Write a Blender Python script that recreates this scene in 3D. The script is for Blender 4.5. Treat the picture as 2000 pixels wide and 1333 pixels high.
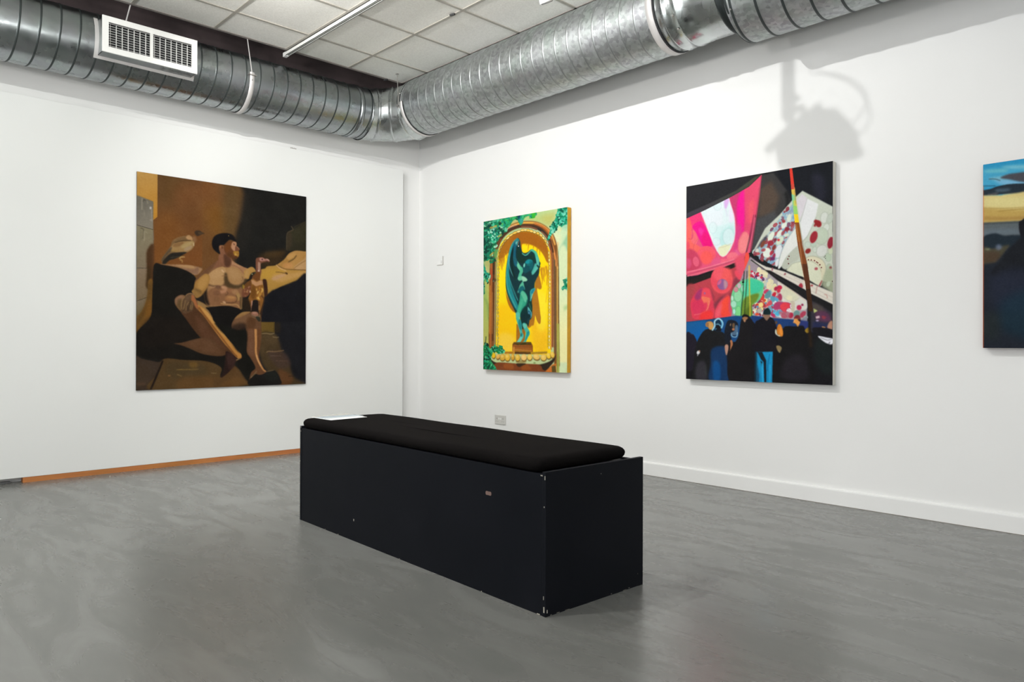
import bpy, bmesh, math, random
import numpy as np
from mathutils import Vector, Matrix

for _o in list(bpy.data.objects):
    bpy.data.objects.remove(_o)
SC = bpy.context.scene
COL = SC.collection
random.seed(7)
RNG = np.random.default_rng(11)

# ------------------------------------------------------------------ camera
CAM_POS = (6.29862, -4.64798, 1.007)
FWD = Vector((-0.72417975, 0.68960763, 0.00223978))
RGT = Vector((0.68961125, 0.72417523, 0.00256152))
UPV = Vector((-0.00014445, -0.00339958, 0.99999421))
cam = bpy.data.cameras.new('camera')
cam_o = bpy.data.objects.new('camera', cam)
COL.objects.link(cam_o)
cam.sensor_fit = 'HORIZONTAL'
cam.sensor_width = 36.0
cam.lens = 1444.93 * 36.0 / 2000.0
cam.clip_start = 0.05
cam.clip_end = 60
cam_o.matrix_world = Matrix(((RGT.x, UPV.x, -FWD.x, CAM_POS[0]),
                             (RGT.y, UPV.y, -FWD.y, CAM_POS[1]),
                             (RGT.z, UPV.z, -FWD.z, CAM_POS[2]),
                             (0, 0, 0, 1)))
SC.camera = cam_o

# ------------------------------------------------------------------ view, world, lights
vs = SC.view_settings
vs.view_transform = 'Standard'
vs.look = 'None'
vs.gamma = 1.0
vs.use_curve_mapping = False
vs.exposure = 0.80

world = bpy.data.worlds.new('world')
SC.world = world
world.use_nodes = True
_bg = world.node_tree.nodes['Background']
_bg.inputs[0].default_value = (0.972, 0.988, 1.0, 1)
_bg.inputs[1].default_value = 2.15

# gallery spotlights hang from two ceiling tracks (built further down):
# (x, y, z of the lamp, aim point, watts, cone degrees, blend, colour)
SPOTS = [
    dict(p=(1.85, -2.79, 3.33), aim=(0.9, 0.0, 1.05), w=46, cone=150, bl=.7, c=(1.0, .985, .955)),
    dict(p=(3.11, -2.79, 3.33), aim=(2.8, 0.0, 1.00), w=78, cone=128, bl=.5, c=(1.0, .995, .975)),
    dict(p=(5.60, -2.79, 3.33), aim=(5.3, 0.0, 1.20), w=10, cone=135, bl=.6, c=(.90, .96, 1.0)),
    dict(p=(2.30, -4.40, 3.33), aim=(0.0, -3.0, 1.00), w=36, cone=140, bl=.7, c=(.97, 1.0, .955)),
    dict(p=(3.40, -4.40, 3.33), aim=(3.0, -4.4, 0.0), w=105, cone=150, bl=.8, c=(1.0, 1.0, .97)),
]
# added fill lamps, out of view, brighten the ceiling tiles: (x, y, watts)
FILL_LAMPS = [(2.9, -6.6, 130), (5.0, -6.3, 195), (7.7, -2.9, 165)]

# ------------------------------------------------------------------ helpers
def s2l(c):
    return tuple((x / 12.92 if x <= 0.04045 else ((x + 0.055) / 1.055) ** 2.4) for x in c)

def hx(h):
    return tuple(int(h[i:i + 2], 16) / 255.0 for i in (0, 2, 4))

def tag(o, label=None, cat=None, group=None, kind=None):
    if label: o['label'] = label
    if cat: o['category'] = cat
    if group: o['group'] = group
    if kind: o['kind'] = kind
    return o

def empty(name, loc=(0, 0, 0), rotz=0.0):
    o = bpy.data.objects.new(name, None)
    o.empty_display_size = 0.1
    o.location = loc
    o.rotation_euler = (0, 0, rotz)
    COL.objects.link(o)
    return o

def mesh_obj(name, verts, faces, mat, parent=None, smooth=False, mats=None, fmat=None, loc=None):
    me = bpy.data.meshes.new(name)
    me.from_pydata([tuple(map(float, v)) for v in verts], [], [tuple(f) for f in faces])
    for m in (mats or [mat]):
        me.materials.append(m)
    if fmat is not None:
        me.polygons.foreach_set('material_index', fmat)
    if smooth:
        me.polygons.foreach_set('use_smooth', [True] * len(me.polygons))
    me.update()
    o = bpy.data.objects.new(name, me)
    COL.objects.link(o)
    if parent: o.parent = parent
    if loc: o.location = loc
    return o

class MB:
    """collects shapes into one mesh"""
    def __init__(s): s.v = []; s.f = []; s.m = []
    def add(s, vs_, fs, mi=0):
        n = len(s.v); s.v += [tuple(v) for v in vs_]
        s.f += [tuple(i + n for i in f) for f in fs]; s.m += [mi] * len(fs)
    def box(s, a, b, mi=0):
        x0, y0, z0 = a; x1, y1, z1 = b
        s.add([(x0, y0, z0), (x1, y0, z0), (x1, y1, z0), (x0, y1, z0), (x0, y0, z1), (x1, y0, z1), (x1, y1, z1), (x0, y1, z1)],
              [(0, 3, 2, 1), (4, 5, 6, 7), (0, 1, 5, 4), (1, 2, 6, 5), (2, 3, 7, 6), (3, 0, 4, 7)], mi)
    def obox(s, c, ax, ay, az, hx_, hy_, hz_, mi=0):
        c = Vector(c); ax = Vector(ax).normalized() * hx_; ay = Vector(ay).normalized() * hy_; az = Vector(az).normalized() * hz_
        P = [c + ax * i + ay * j + az * k for k in (-1, 1) for (i, j) in ((-1, -1), (1, -1), (1, 1), (-1, 1))]
        s.add(P, [(0, 3, 2, 1), (4, 5, 6, 7), (0, 1, 5, 4), (1, 2, 6, 5), (2, 3, 7, 6), (3, 0, 4, 7)], mi)
    def tube(s, pts, r, n=10, mi=0, cap=True):
        pts = [Vector(p) for p in pts]; rings = []
        rr = r if isinstance(r, (list, tuple)) else [r] * len(pts)
        prev = None
        for i, p in enumerate(pts):
            t = (pts[min(i + 1, len(pts) - 1)] - pts[max(i - 1, 0)]).normalized()
            if prev is None:
                a = t.orthogonal().normalized()
            else:
                a = (prev - t * prev.dot(t)).normalized()
            prev = a; b = t.cross(a)
            rings.append([p + (a * math.cos(2 * math.pi * k / n) + b * math.sin(2 * math.pi * k / n)) * rr[i] for k in range(n)])
        vs_ = [v for rg in rings for v in rg]
        fs = [(i * n + k, i * n + (k + 1) % n, (i + 1) * n + (k + 1) % n, (i + 1) * n + k) for i in range(len(pts) - 1) for k in range(n)]
        if cap:
            fs.append(tuple(range(n - 1, -1, -1))); fs.append(tuple((len(pts) - 1) * n + k for k in range(n)))
        s.add(vs_, fs, mi)
    def build(s, name, mats, parent=None, smooth=False, bevel=0, seg=2, loc=None):
        if not isinstance(mats, (list, tuple)): mats = [mats]
        o = mesh_obj(name, s.v, s.f, None, parent, smooth, mats, s.m, loc)
        if bevel:
            b = o.modifiers.new('bevel', 'BEVEL'); b.width = bevel; b.segments = seg; b.limit_method = 'ANGLE'; b.angle_limit = math.radians(40)
            b.harden_normals = False
        if smooth == 'angle':
            pass
        return o

# ------------------------------------------------------------------ materials
def newmat(name):
    m = bpy.data.materials.new(name); m.use_nodes = True
    nt = m.node_tree; b = nt.nodes['Principled BSDF']
    return m, nt, b

def N(nt, t, **kw):
    n = nt.nodes.new(t)
    for k, v in kw.items():
        if k in n.inputs.keys() if isinstance(k, str) else False: n.inputs[k].default_value = v
        else: setattr(n, k, v)
    return n

def objcoord(nt, scale=(1, 1, 1)):
    tc = nt.nodes.new('ShaderNodeTexCoord'); mp = nt.nodes.new('ShaderNodeMapping')
    mp.inputs['Scale'].default_value = scale
    nt.links.new(tc.outputs['Object'], mp.inputs['Vector'])
    return mp.outputs['Vector']

def noise(nt, vec, scale, detail=3, rough=.5, dist=0.0):
    n = nt.nodes.new('ShaderNodeTexNoise')
    n.inputs['Scale'].default_value = scale; n.inputs['Detail'].default_value = detail
    n.inputs['Roughness'].default_value = rough; n.inputs['Distortion'].default_value = dist
    nt.links.new(vec, n.inputs['Vector'])
    return n.outputs['Fac']

def ramp(nt, fac, stops):
    r = nt.nodes.new('ShaderNodeValToRGB')
    e = r.color_ramp.elements
    while len(e) > 1: e.remove(e[-1])
    e[0].position = stops[0][0]; e[0].color = (*stops[0][1], 1)
    for p, c in stops[1:]:
        k = e.new(p); k.color = (*c, 1)
    nt.links.new(fac, r.inputs['Fac'])
    return r.outputs['Color']

def maprange(nt, fac, a, b, c, d):
    m = nt.nodes.new('ShaderNodeMapRange')
    m.inputs[1].default_value = a; m.inputs[2].default_value = b; m.inputs[3].default_value = c; m.inputs[4].default_value = d
    nt.links.new(fac, m.inputs[0]); return m.outputs[0]

def bump(nt, b, h, strength, dist):
    n = nt.nodes.new('ShaderNodeBump'); n.inputs['Strength'].default_value = strength; n.inputs['Distance'].default_value = dist
    nt.links.new(h, n.inputs['Height']); nt.links.new(n.outputs['Normal'], b.inputs['Normal']); return n

def mix(nt, fac, a, b):
    m = nt.nodes.new('ShaderNodeMix'); m.data_type = 'RGBA'
    for sock, v in ((m.inputs[0], fac), (m.inputs[6], a), (m.inputs[7], b)):
        if hasattr(v, 'links') or hasattr(v, 'is_linked'): nt.links.new(v, sock)
        elif isinstance(v, (int, float)): sock.default_value = v
        else: sock.default_value = (*v, 1)
    return m.outputs[2]

def simple(name, col, rough=.6, metal=0.0, spec=.5, nscale=0, namp=.04, bstr=0, bscale=200):
    m, nt, b = newmat(name)
    b.inputs['Roughness'].default_value = rough; b.inputs['Metallic'].default_value = metal
    b.inputs['Specular IOR Level'].default_value = spec
    v = objcoord(nt)
    f = noise(nt, v, nscale or 6.0, 4)
    lo = tuple(max(0, c * (1 - namp)) for c in col); hi = tuple(min(1, c * (1 + namp)) for c in col)
    nt.links.new(ramp(nt, f, [(.35, lo), (.65, hi)]), b.inputs['Base Color'])
    if bstr: bump(nt, b, noise(nt, v, bscale, 2), bstr, .002)
    return m

M_wall = simple('white_wall_paint', (.83, .83, .82), .62, nscale=1.3, namp=.008, bstr=.12, bscale=90)
M_panel = simple('white_panel_paint', (.80, .81, .80), .5, nscale=1.1, namp=.01, bstr=.06, bscale=60)
M_base = simple('white_gloss_trim', (.84, .84, .83), .3, nscale=3, namp=.01)
M_void = simple('void_shade', (.075, .055, .055), .9, nscale=3, namp=.3)  # dark tone stands in for the little light reaching the void
M_fascia = simple('grey_brown_fascia', (.30, .27, .25), .8, nscale=3, namp=.1)
M_tbar = simple('ceiling_grid_metal', (.42, .395, .35), .5, nscale=9, namp=.03)
M_alu = simple('white_coated_metal', (.82, .82, .80), .35, nscale=9, namp=.02)
M_groove = simple('dark_track_groove', (.09, .09, .08), .6)
M_dark = simple('black_metal', (.03, .03, .032), .45)
M_rod = simple('zinc_rod', (.42, .40, .38), .4, metal=.7)
M_strap = simple('pale_strap', (.62, .60, .59), .45, metal=.25)
M_gasket = simple('black_gasket', (.02, .02, .022), .7)
M_card = simple('white_card', (.80, .80, .79), .6)
M_print = simple('grey_print', (.5, .5, .48), .6)
M_canvas_white = simple('primed_canvas_edge', (.66, .64, .58), .8, bstr=.2, bscale=300)
M_canvas_ochre = simple('ochre_canvas_edge', (.60, .31, .012), .75, bstr=.2, bscale=300, nscale=20, namp=.08)
M_canvas_dark = simple('dark_canvas_edge', (.03, .028, .022), .75)
M_canvas_orange = simple('red_brown_canvas_edge', (.16, .035, .02), .8)

# floor: poured grey resin with cloudy trowel marks
M_floor, nt, b = newmat('grey_resin_floor')
v = objcoord(nt)
mp_ = nt.nodes.new('ShaderNodeMapping'); mp_.inputs['Rotation'].default_value = (0, 0, math.radians(-32)); mp_.inputs['Scale'].default_value = (1.0, 3.4, 1.0)
nt.links.new(v, mp_.inputs['Vector'])
vd = mp_.outputs['Vector']
f1 = noise(nt, v, .8, 4, .55, .6)
f2 = noise(nt, vd, 1.7, 4, .52, 1.6)
f4 = noise(nt, vd, 5.0, 3, .5, 1.2)
c1 = ramp(nt, f1, [(.30, (0.143, 0.147, 0.139)), (.50, (0.162, 0.164, 0.154)), (.70, (0.175, 0.179, 0.171))])
c2 = ramp(nt, f2, [(.34, (0.130, 0.134, 0.125)), (.50, (0.160, 0.158, 0.150)), (.66, (0.204, 0.207, 0.196))])
c4 = ramp(nt, f4, [(.36, (0.140, 0.141, 0.133)), (.60, (0.175, 0.178, 0.169)), (.72, (0.224, 0.224, 0.210))])
nt.links.new(mix(nt, .12, mix(nt, .5, c1, c2), c4), b.inputs['Base Color'])
nt.links.new(maprange(nt, f2, .3, .7, .32, .23), b.inputs['Roughness'])
b.inputs['Specular IOR Level'].default_value = .50
hh = nt.nodes.new('ShaderNodeMath'); hh.operation = 'MULTIPLY_ADD'; nt.links.new(f4, hh.inputs[0]); hh.inputs[1].default_value = .10; nt.links.new(f2, hh.inputs[2])
bump(nt, b, hh.outputs[0], .12, .006)

# galvanised sheet
def galv(name, spangle, samt, rough, tint, dark, hueamt):
    m, nt, b = newmat(name)
    b.inputs['Metallic'].default_value = 1.0
    v = objcoord(nt)
    vo = nt.nodes.new('ShaderNodeTexVoronoi'); vo.inputs['Scale'].default_value = spangle
    nt.links.new(v, vo.inputs['Vector'])
    sep = nt.nodes.new('ShaderNodeSeparateColor'); nt.links.new(vo.outputs['Color'], sep.inputs[0])
    n1 = noise(nt, v, 2.4, 5, .55, .5); n2 = noise(nt, v, 7, 4, .55); n3 = noise(nt, v, 1.3, 3)
    lo = tuple(t * dark for t in tint)
    base = ramp(nt, sep.outputs[0], [(.0, lo), (1.0, tint)])
    blot = ramp(nt, n1, [(.34, tuple(t * .62 for t in tint)), (.5, tuple(t * .82 for t in tint)), (.68, tint)])
    c = mix(nt, samt, blot, base)
    hue = ramp(nt, n2, [(.35, (.46, .56, .50)), (.5, (.56, .56, .58)), (.65, (.56, .50, .60))])
    nt.links.new(mix(nt, hueamt, c, hue), b.inputs['Base Color'])
    r1 = maprange(nt, sep.outputs[1], 0, 1, rough - .05, rough + .05)
    ad = nt.nodes.new('ShaderNodeMath'); ad.operation = 'ADD'; nt.links.new(r1, ad.inputs[0]); nt.links.new(maprange(nt, n3, .3, .7, -.06, .06), ad.inputs[1])
    nt.links.new(ad.outputs[0], b.inputs['Roughness'])
    bump(nt, b, n2, .16, .012)
    return m
M_galv_a = galv('galvanised_duct_smooth', 30, .10, .30, (.36, .395, .405), .75, .14)
M_galv_b = galv('galvanised_duct_spangled', 44, .62, .50, (.50, .54, .535), .36, .20)
M_galv_e = galv('galvanised_elbow', 24, .12, .27, (.58, .62, .62), .7, .15)
M_seam = simple('duct_seam', (.05, .06, .06), .5, metal=.6)
M_seam_b = simple('duct_seam_light', (.34, .36, .36), .42, metal=.9)

# ceiling tile: fine fissured mineral board
M_tile, nt, b = newmat('mineral_ceiling_tile')
v = objcoord(nt)
f = noise(nt, v, 90, 3); g = noise(nt, v, .9, 3)
nt.links.new(mix(nt, maprange(nt, f, .3, .62, .0, 1), (.80, .785, .74), mix(nt, maprange(nt, g, .35, .65, 0, 1), (.90, .88, .84), (.88, .88, .82))), b.inputs['Base Color'])
b.inputs['Roughness'].default_value = .9
bump(nt, b, f, .25, .003)

# batten wood
M_wood, nt, b = newmat('raw_pine_batten')
v = objcoord(nt, (1, 1, 14)); f = noise(nt, objcoord(nt, (14, 2.2, 30)), 2.0, 5, .6, .5); g = noise(nt, objcoord(nt), 2.2, 3)
nt.links.new(mix(nt, maprange(nt, g, .35, .65, .1, .9), ramp(nt, f, [(.3, (.34, .125, .03)), (.7, (.58, .25, .06))]), (.50, .165, .05)), b.inputs['Base Color'])
b.inputs['Roughness'].default_value = .55

# black painted mdf box and black felt cushion
M_mdf, nt, b = newmat('black_painted_board')
v = objcoord(nt); f = noise(nt, v, 3.0, 4); g = noise(nt, v, 260, 2)
nt.links.new(ramp(nt, f, [(.3, (.0040, .0050, .0075)), (.7, (.0070, .0078, .0110))]), b.inputs['Base Color'])
nt.links.new(maprange(nt, f, .3, .7, .50, .62), b.inputs['Roughness'])
b.inputs['Specular IOR Level'].default_value = .10
bump(nt, b, g, .10, .001)
M_chip = simple('chipped_paint', (.34, .32, .27), .8, nscale=40, namp=.3)
M_scuff = simple('pink_scuff', (.16, .10, .085), .8)
M_felt, nt, b = newmat('black_felt')
v = objcoord(nt); g = noise(nt, v, 420, 3, .7); f = noise(nt, v, 4, 4)
nt.links.new(mix(nt, maprange(nt, g, .35, .65, 0, 1), (.0040, .0035, .0038), mix(nt, maprange(nt, f, .35, .65, 0, 1), (.0090, .0080, .0076), (.0110, .0095, .0088))), b.inputs['Base Color'])
b.inputs['Roughness'].default_value = .95
b.inputs['Specular IOR Level'].default_value = .03
bump(nt, b, g, .5, .002)

# ------------------------------------------------------------------ the room
H = 3.466
def struct(name, mb, mats, bevel=0, smooth=False):
    return tag(mb.build(name, mats, bevel=bevel, smooth=smooth), kind='structure')

X1, Y1 = 9.2, -7.6
m = MB(); m.box((-.4, Y1, -.15), (X1, .4, 0)); struct('floor', m, M_floor)
m = MB(); m.box((-.2, Y1, 0), (0, .2, H)); struct('wall_left', m, M_wall)
m = MB(); m.box((0, 0, 0), (X1, .2, H)); struct('wall_back', m, M_wall)
m = MB(); m.box((X1, Y1, 0), (X1 + .2, .2, H)); struct('wall_right', m, M_wall)
m = MB(); m.box((-.2, Y1 - .2, 0), (4.6, Y1, H)); struct('wall_front', m, M_wall)
# upper walls and slab above the suspended ceiling, void shade put into their colour
m = MB(); m.box((-.2, Y1, H), (0, .2, 4.15)); m.box((0, 0, H), (X1, .2, 4.15)); struct('trim_1', m, M_void)
m = MB(); m.box((-.2, Y1, 4.15), (X1, .2, 4.3)); struct('trim_2', m, M_void)
# suspended ceiling: one tile field hung in a grid of T-bars
CX0, CY1 = .476, -.555
GX, GY = .8817, -1.1442
m = MB(); m.box((CX0, Y1, H + .006), (X1, CY1, H + .024)); struct('ceiling', m, M_tile)
m = MB()
x = GX
xs = []
while x < X1: xs.append(x); x += .6
ys = []
y = GY + .6 * 0
while y > Y1: ys.append(y); y -= .6
for x in xs: m.box((x - .012, Y1, H), (x + .012, CY1, H + .0075))
for y in ys: m.box((CX0, y - .012, H + .0004), (X1, y + .012, H + .0075))
struct('trim_3', m, M_tbar)
# edge angle and upstand of the suspended ceiling
m = MB()
m.box((CX0 - .003, Y1, H), (CX0 + .022, CY1, H + .004)); m.box((CX0 - .006, Y1, H), (CX0 - .002, CY1, H + .035))
m.box((CX0 - .004, CY1 - .02, H), (X1, CY1 + .003, H + .004)); m.box((CX0, CY1 + .001, H), (X1, CY1 + .005, H + .05))
struct('trim_4', m, M_fascia)
# skirting along the back wall: square board with a rounded top lip
m = MB()
bh = .0955
prof = [(0, 0), (-.018, 0), (-.018, bh - .006), (-.0165, bh), (-.013, bh + .004), (-.009, bh + .0055), (0, bh + .0065)]
vs_ = [(0.0, a, z) for a, z in prof] + [(X1, a, z) for a, z in prof]
n = len(prof)
m.add(vs_, [(i, i + n, i + 1 + n, i + 1) for i in range(n - 1)] + [tuple(range(n)), tuple(range(2 * n - 1, n - 1, -1))])
struct('baseboard_back', m, M_base)
# thin dark sealant line where the skirting meets the floor
m = MB(); m.box((0, -.0195, 0), (X1, -.0178, .0022)); struct('trim_5', m, simple('floor_joint', (.20, .17, .14), .8))

# free-standing display panel in front of the left wall, raised on a pine batten
PX, PYE, PZT, PZB = .0906, -.2696, 2.7597, .0385
pan = empty('display_wall_panel', (0, -5, 0))
tag(pan, 'tall white display panel lining the left wall, carrying the painting of the seated man', 'wall panel')
m = MB(); m.box((.004, -7.6 + 5, PZB), (PX, PYE + 5, PZT)); m.build('panel_board', M_panel, pan, bevel=.0015)
m = MB(); m.box((PX - .06, -3.535 + 5, 0.0), (PX - .003, PYE + 5 - .02, PZB)); m.build('support_batten', M_wood, pan)
m = MB(); m.box((.004, -7.6 + 5, 0.0), (PX - .05, -3.60 + 5, .012)); m.build('rear_batten', simple('grey_batten', (.22, .22, .22), .7), pan)
for k, (yy, zz) in enumerate([(-1.47, PZT)]):
    m = MB()
    for a in range(5): m.box((PX - .004, yy + 5 + a * .012 - .03, zz - .004), (PX + .001, yy + 5 + a * .012 - .023, zz + .004 + .002 * (a % 2)))
    m.build('chipped_edge', M_fascia, pan)
# small nail on the floor beside the batten
m = MB(); m.tube([(.215, -3.005, .003), (.30, -3.03, .003)], .0022, 6)
tag(m.build('wood_splinter', M_canvas_white), 'thin pale splinter lying on the floor below the left panel', 'splinter')

# ------------------------------------------------------------------ spiral duct
def spiral(name, parent, p0, axis, L, r, pitch, mat, phase=0.0, nth=72, rib=.0025, seam=None):
    """round duct with a helical lock seam; axis is +x or +y from p0, length L"""
    ax = Vector((1, 0, 0)) if axis == 'x' else Vector((0, 1, 0))
    u = Vector((0, 0, 1)); w = ax.cross(u)
    offs = [(-.5, 0), (-.078, 0), (-.07, 0), (-.05, rib), (.02, rib), (.04, 0), (.048, 0), (.28, 0)]
    S = []
    for t in range(-2, int(L / pitch) + 3):
        for k, (o_, d) in enumerate(offs): S.append((t + o_ + phase, d, k))
    V = []; F2 = []; M2 = []
    nc = nth + 1
    for (s_, d, k) in S:
        for a in range(nc):
            th = 2 * math.pi * a / nth
            q = min(max((s_ + a / nth) * pitch, 0), L)
            V.append(Vector(p0) + ax * q + (w * math.cos(th) + u * math.sin(th)) * (r + d))
    for i in range(len(S) - 1):
        for a in range(nth):
            f = (i * nc + a, (i + 1) * nc + a, (i + 1) * nc + a + 1, i * nc + a + 1)
            c = [V[j] for j in f]
            if (c[0] - c[1]).length + (c[3] - c[2]).length > 1e-5:
                F2.append(f); M2.append(1 if S[i][2] in (2, 3, 4) else 0)
    me = bpy.data.meshes.new(name)
    me.from_pydata(V, [], F2)
    me.materials.append(mat); me.materials.append(seam or M_seam)
    me.polygons.foreach_set('material_index', M2)
    me.polygons.foreach_set('use_smooth', [True] * len(F2))
    bm = bmesh.new(); bm.from_mesh(me)
    bmesh.ops.remove_doubles(bm, verts=bm.verts, dist=1e-5)
    bmesh.ops.delete(bm, geom=[v for v in bm.verts if not v.link_faces], context='VERTS')
    bmesh.ops.recalc_face_normals(bm, faces=bm.faces)
    bm.to_mesh(me); bm.free()
    o = bpy.data.objects.new(name, me); COL.objects.link(o); o.parent = parent
    return o

def lathe(name, parent, p0, axis, prof, mat, nth=72, a0=0, a1=2 * math.pi, mats=None, fm=None, smooth=True):
    """prof: list of (s, r) along the axis"""
    ax = Vector((1, 0, 0)) if axis == 'x' else Vector((0, 1, 0))
    u = Vector((0, 0, 1)); w = ax.cross(u)
    full = abs(a1 - a0 - 2 * math.pi) < 1e-6
    na = nth if full else nth + 1
    V = [Vector(p0) + ax * s_ + (w * math.cos(a0 + (a1 - a0) * a / nth) + u * math.sin(a0 + (a1 - a0) * a / nth)) * r for (s_, r) in prof for a in range(na)]
    F = []
    for i in range(len(prof) - 1):
        for a in range(nth):
            a2 = (a + 1) % na if full else a + 1
            F.append((i * na + a, (i + 1) * na + a, (i + 1) * na + a2, i * na + a2))
    o = mesh_obj(name, V, F, mat, parent, smooth)
    return o

XC, ZA, RA = .310, 3.1455, .2330      # duct along the left wall
YC, ZB, RB = -.4927, 3.2034, .259    # duct along the back wall
RC, ZC, YCC = .31, 3.175, -.48       # wider run after the damper
ER = .42; EO = (XC + ER, YC - ER)
duct = empty('air_duct', (XC, YC, ZB))
tag(duct, 'round galvanised spiral ventilation duct bending around the room corner under the ceiling', 'duct')
def P(p): return tuple(Vector(p) - Vector((XC, YC, ZB)))
spiral('duct_run', duct, P((XC, -6.2, ZA)), 'y', 6.2 + EO[1], RA, .118, M_galv_a, phase=.68)
spiral('duct_run', duct, P((EO[0], YC, ZB)), 'x', 3.50 - EO[0], RB, .118, M_galv_b, phase=.2, rib=.003, seam=M_seam_b)
spiral('duct_run', duct, P((4.00, YCC, ZC)), 'x', 5.1, RC, .15, M_galv_b, phase=.35, rib=.004)
# gored elbow
def elbow():
    V = []; F = []; nth = 72
    angs = [19, 46, 73]
    def axis_pt(phi, rad):
        return Vector((EO[0] - rad * math.cos(math.radians(phi)), EO[1] + rad * math.sin(math.radians(phi)), 0))
    pts = [axis_pt(0, ER)] + [axis_pt(a, ER / math.cos(math.radians(14))) for a in angs] + [axis_pt(90, ER)]
    nrm = [0] + angs + [90]
    zs = [ZA + (ZB - ZA) * i / 4 for i in range(5)]; rs = [RA + (RB - RA) * i / 4 for i in range(5)]
    # rows: each joint gets a small raised bead
    rows = []
    for i in range(5):
        phi = math.radians(nrm[i])
        tdir = Vector((math.sin(phi), math.cos(phi), 0))      # direction of travel (+y turning to +x)
        out = Vector((-math.cos(phi), math.sin(phi), 0))
        stretch = 1 / math.cos(math.radians(14)) if 0 < i < 4 else 1.0
        for (ds, dr) in ((-.016, 0), (-.010, .007), (-.002, .009), (.004, .002), (.012, 0)) if 0 < i < 4 else (((0, .010), (.014, .010), (.018, 0)) if i == 0 else ((-.018, 0), (-.014, .006), (0, .006))):
            row = []
            for a in range(nth):
                th = 2 * math.pi * a / nth
                row.append(Vector((pts[i].x, pts[i].y, zs[i])) + out * math.cos(th) * (rs[i] + dr) * stretch + Vector((0, 0, 1)) * math.sin(th) * (rs[i] + dr) + tdir * ds)
            rows.append(row)
    V = [Vector(P(v)) for r in rows for v in r]
    for i in range(len(rows) - 1):
        for a in range(nth): F.append((i * nth + a, (i + 1) * nth + a, (i + 1) * nth + (a + 1) % nth, i * nth + (a + 1) % nth))
    me = bpy.data.meshes.new('elbow'); me.from_pydata(V, [], F); me.materials.append(M_galv_e)
    bm = bmesh.new(); bm.from_mesh(me); bmesh.ops.recalc_face_normals(bm, faces=bm.faces)
    for f in bm.faces: f.smooth = True
    for e in bm.edges:
        if len(e.link_faces) == 2 and e.calc_face_angle() > .38: e.smooth = False
    bm.to_mesh(me); bm.free()
    o = bpy.data.objects.new('elbow', me); COL.objects.link(o); o.parent = duct
elbow()
# joints and damper between the two diameters on the back-wall run
lathe('joint_collar', duct, P((XC, EO[1] - .13, ZA)), 'y', [(0, RA + .001), (0, RA + .006), (.04, RA + .006), (.042, RA + .001)], M_galv_a)
lathe('damper_section', duct, P((3.49, YC, ZB)), 'x', [(0, RB - .004), (.02, RB - .001), (.06, RB - .001), (.064, RB + .005), (.074, RB + .005), (.078, RB - .001), (.15, RB - .002), (.155, RB + .004), (.165, RB + .004), (.17, RB - .004), (.27, RB - .006), (.43, RB - .006), (.44, RB - .004)], M_galv_e)
lathe('flange_ring', duct, P((3.925, YC, ZB)), 'x', [(0, RB - .01), (0, RB + .012), (.012, RB + .014), (.018, RB - .002), (.04, RB + .004), (.052, RB + .020), (.075, RC + .004), (.080, RC + .012), (.09, RC + .012), (.095, RC)], M_seam)
for (xx, yy, zz) in [(3.66, YC, ZB)]:
    pass
def rivets(x, rr, yc, zc, angs, par):
    for a in angs:
        m = MB()
        c = Vector(P((x, yc - rr * math.cos(a), zc + rr * math.sin(a))))
        m.tube([c, c + Vector((0, -math.cos(a), math.sin(a))) * .006], [.008, .004], 8)
        m.build('rivet', M_rod, par)
rivets(3.625, RB, YC, ZB, [-.9, -.55, -.1, .3], duct)
rivets(4.03, RC, YCC, ZC, [-.7, -.3, .1], duct)
rivets(.70, RB, YC, ZB, [-.2, .3], duct)

def strap(x_or_y, axis, c, r, z, a0, a1, w, mat, name='hanger_strap'):
    t = .003
    p0 = P((x_or_y - w / 2, c, z)) if axis == 'x' else P((c, x_or_y - w / 2, z))
    return lathe(name, duct, p0, axis, [(0, r), (0, r + t), (w, r + t), (w, r)], mat, a0=a0, a1=a1)
# near-side straps run from the middle of the duct under the belly and up the wall side
# (for axis x the near side is where cos > 0 ... see lathe: w = ax x z)
strap(.740, 'x', YC, RB + .006, ZB, math.radians(-178), math.radians(-2), .040, M_strap)
strap(.764, 'x', YC, RB + .003, ZB, math.radians(-178), math.radians(-2), .007, M_gasket, 'strap_gasket')
strap(3.468, 'x', YC, RB + .006, ZB, math.radians(-178), math.radians(45), .050, M_strap)
strap(3.498, 'x', YC, RB + .003, ZB, math.radians(-178), math.radians(45), .010, M_gasket, 'strap_gasket')
strap(-2.065, 'y', XC, RA + .006, ZA, math.radians(-178), math.radians(8), .038, M_strap)
rod = MB(); rod.tube([P((.720, YC - RB - .014, ZB - .03)), P((.6633, -.7441, H + .004))], .0035, 6); rod.tube([P((.6633, -.7441, H)), P((.6633, -.7441, H + .004))], .014, 12)
rod.tube([P((.700, YC - RB - .020, ZB - .038)), P((.700, YC - RB - .006, ZB - .038))], .009, 8)
rod.build('hanger_rod', M_rod, duct)
rod = MB(); rod.tube([P((XC + RA + .008, -2.067, ZA + .02)), P((CX0 - .01, -2.072, H + .02))], .004, 6); rod.build('hanger_rod', M_strap, duct)
rod = MB(); rod.box(P((XC + RA - .004, -2.10, ZA + .006)), P((XC + RA + .026, -2.035, ZA + .010))); rod.tube([P((XC + RA + .002, -2.065, ZA - .03)), P((XC + RA + .012, -2.065, ZA - .03))], .006, 8); rod.build('strap_bracket', M_rod, duct)
rod = MB(); rod.tube([P((XC + .10, -2.965, ZA + RA - .03)), P((CX0 - .012, -2.945, H + .02))], .005, 6); rod.build('hanger_rod', M_strap, duct)

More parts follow.
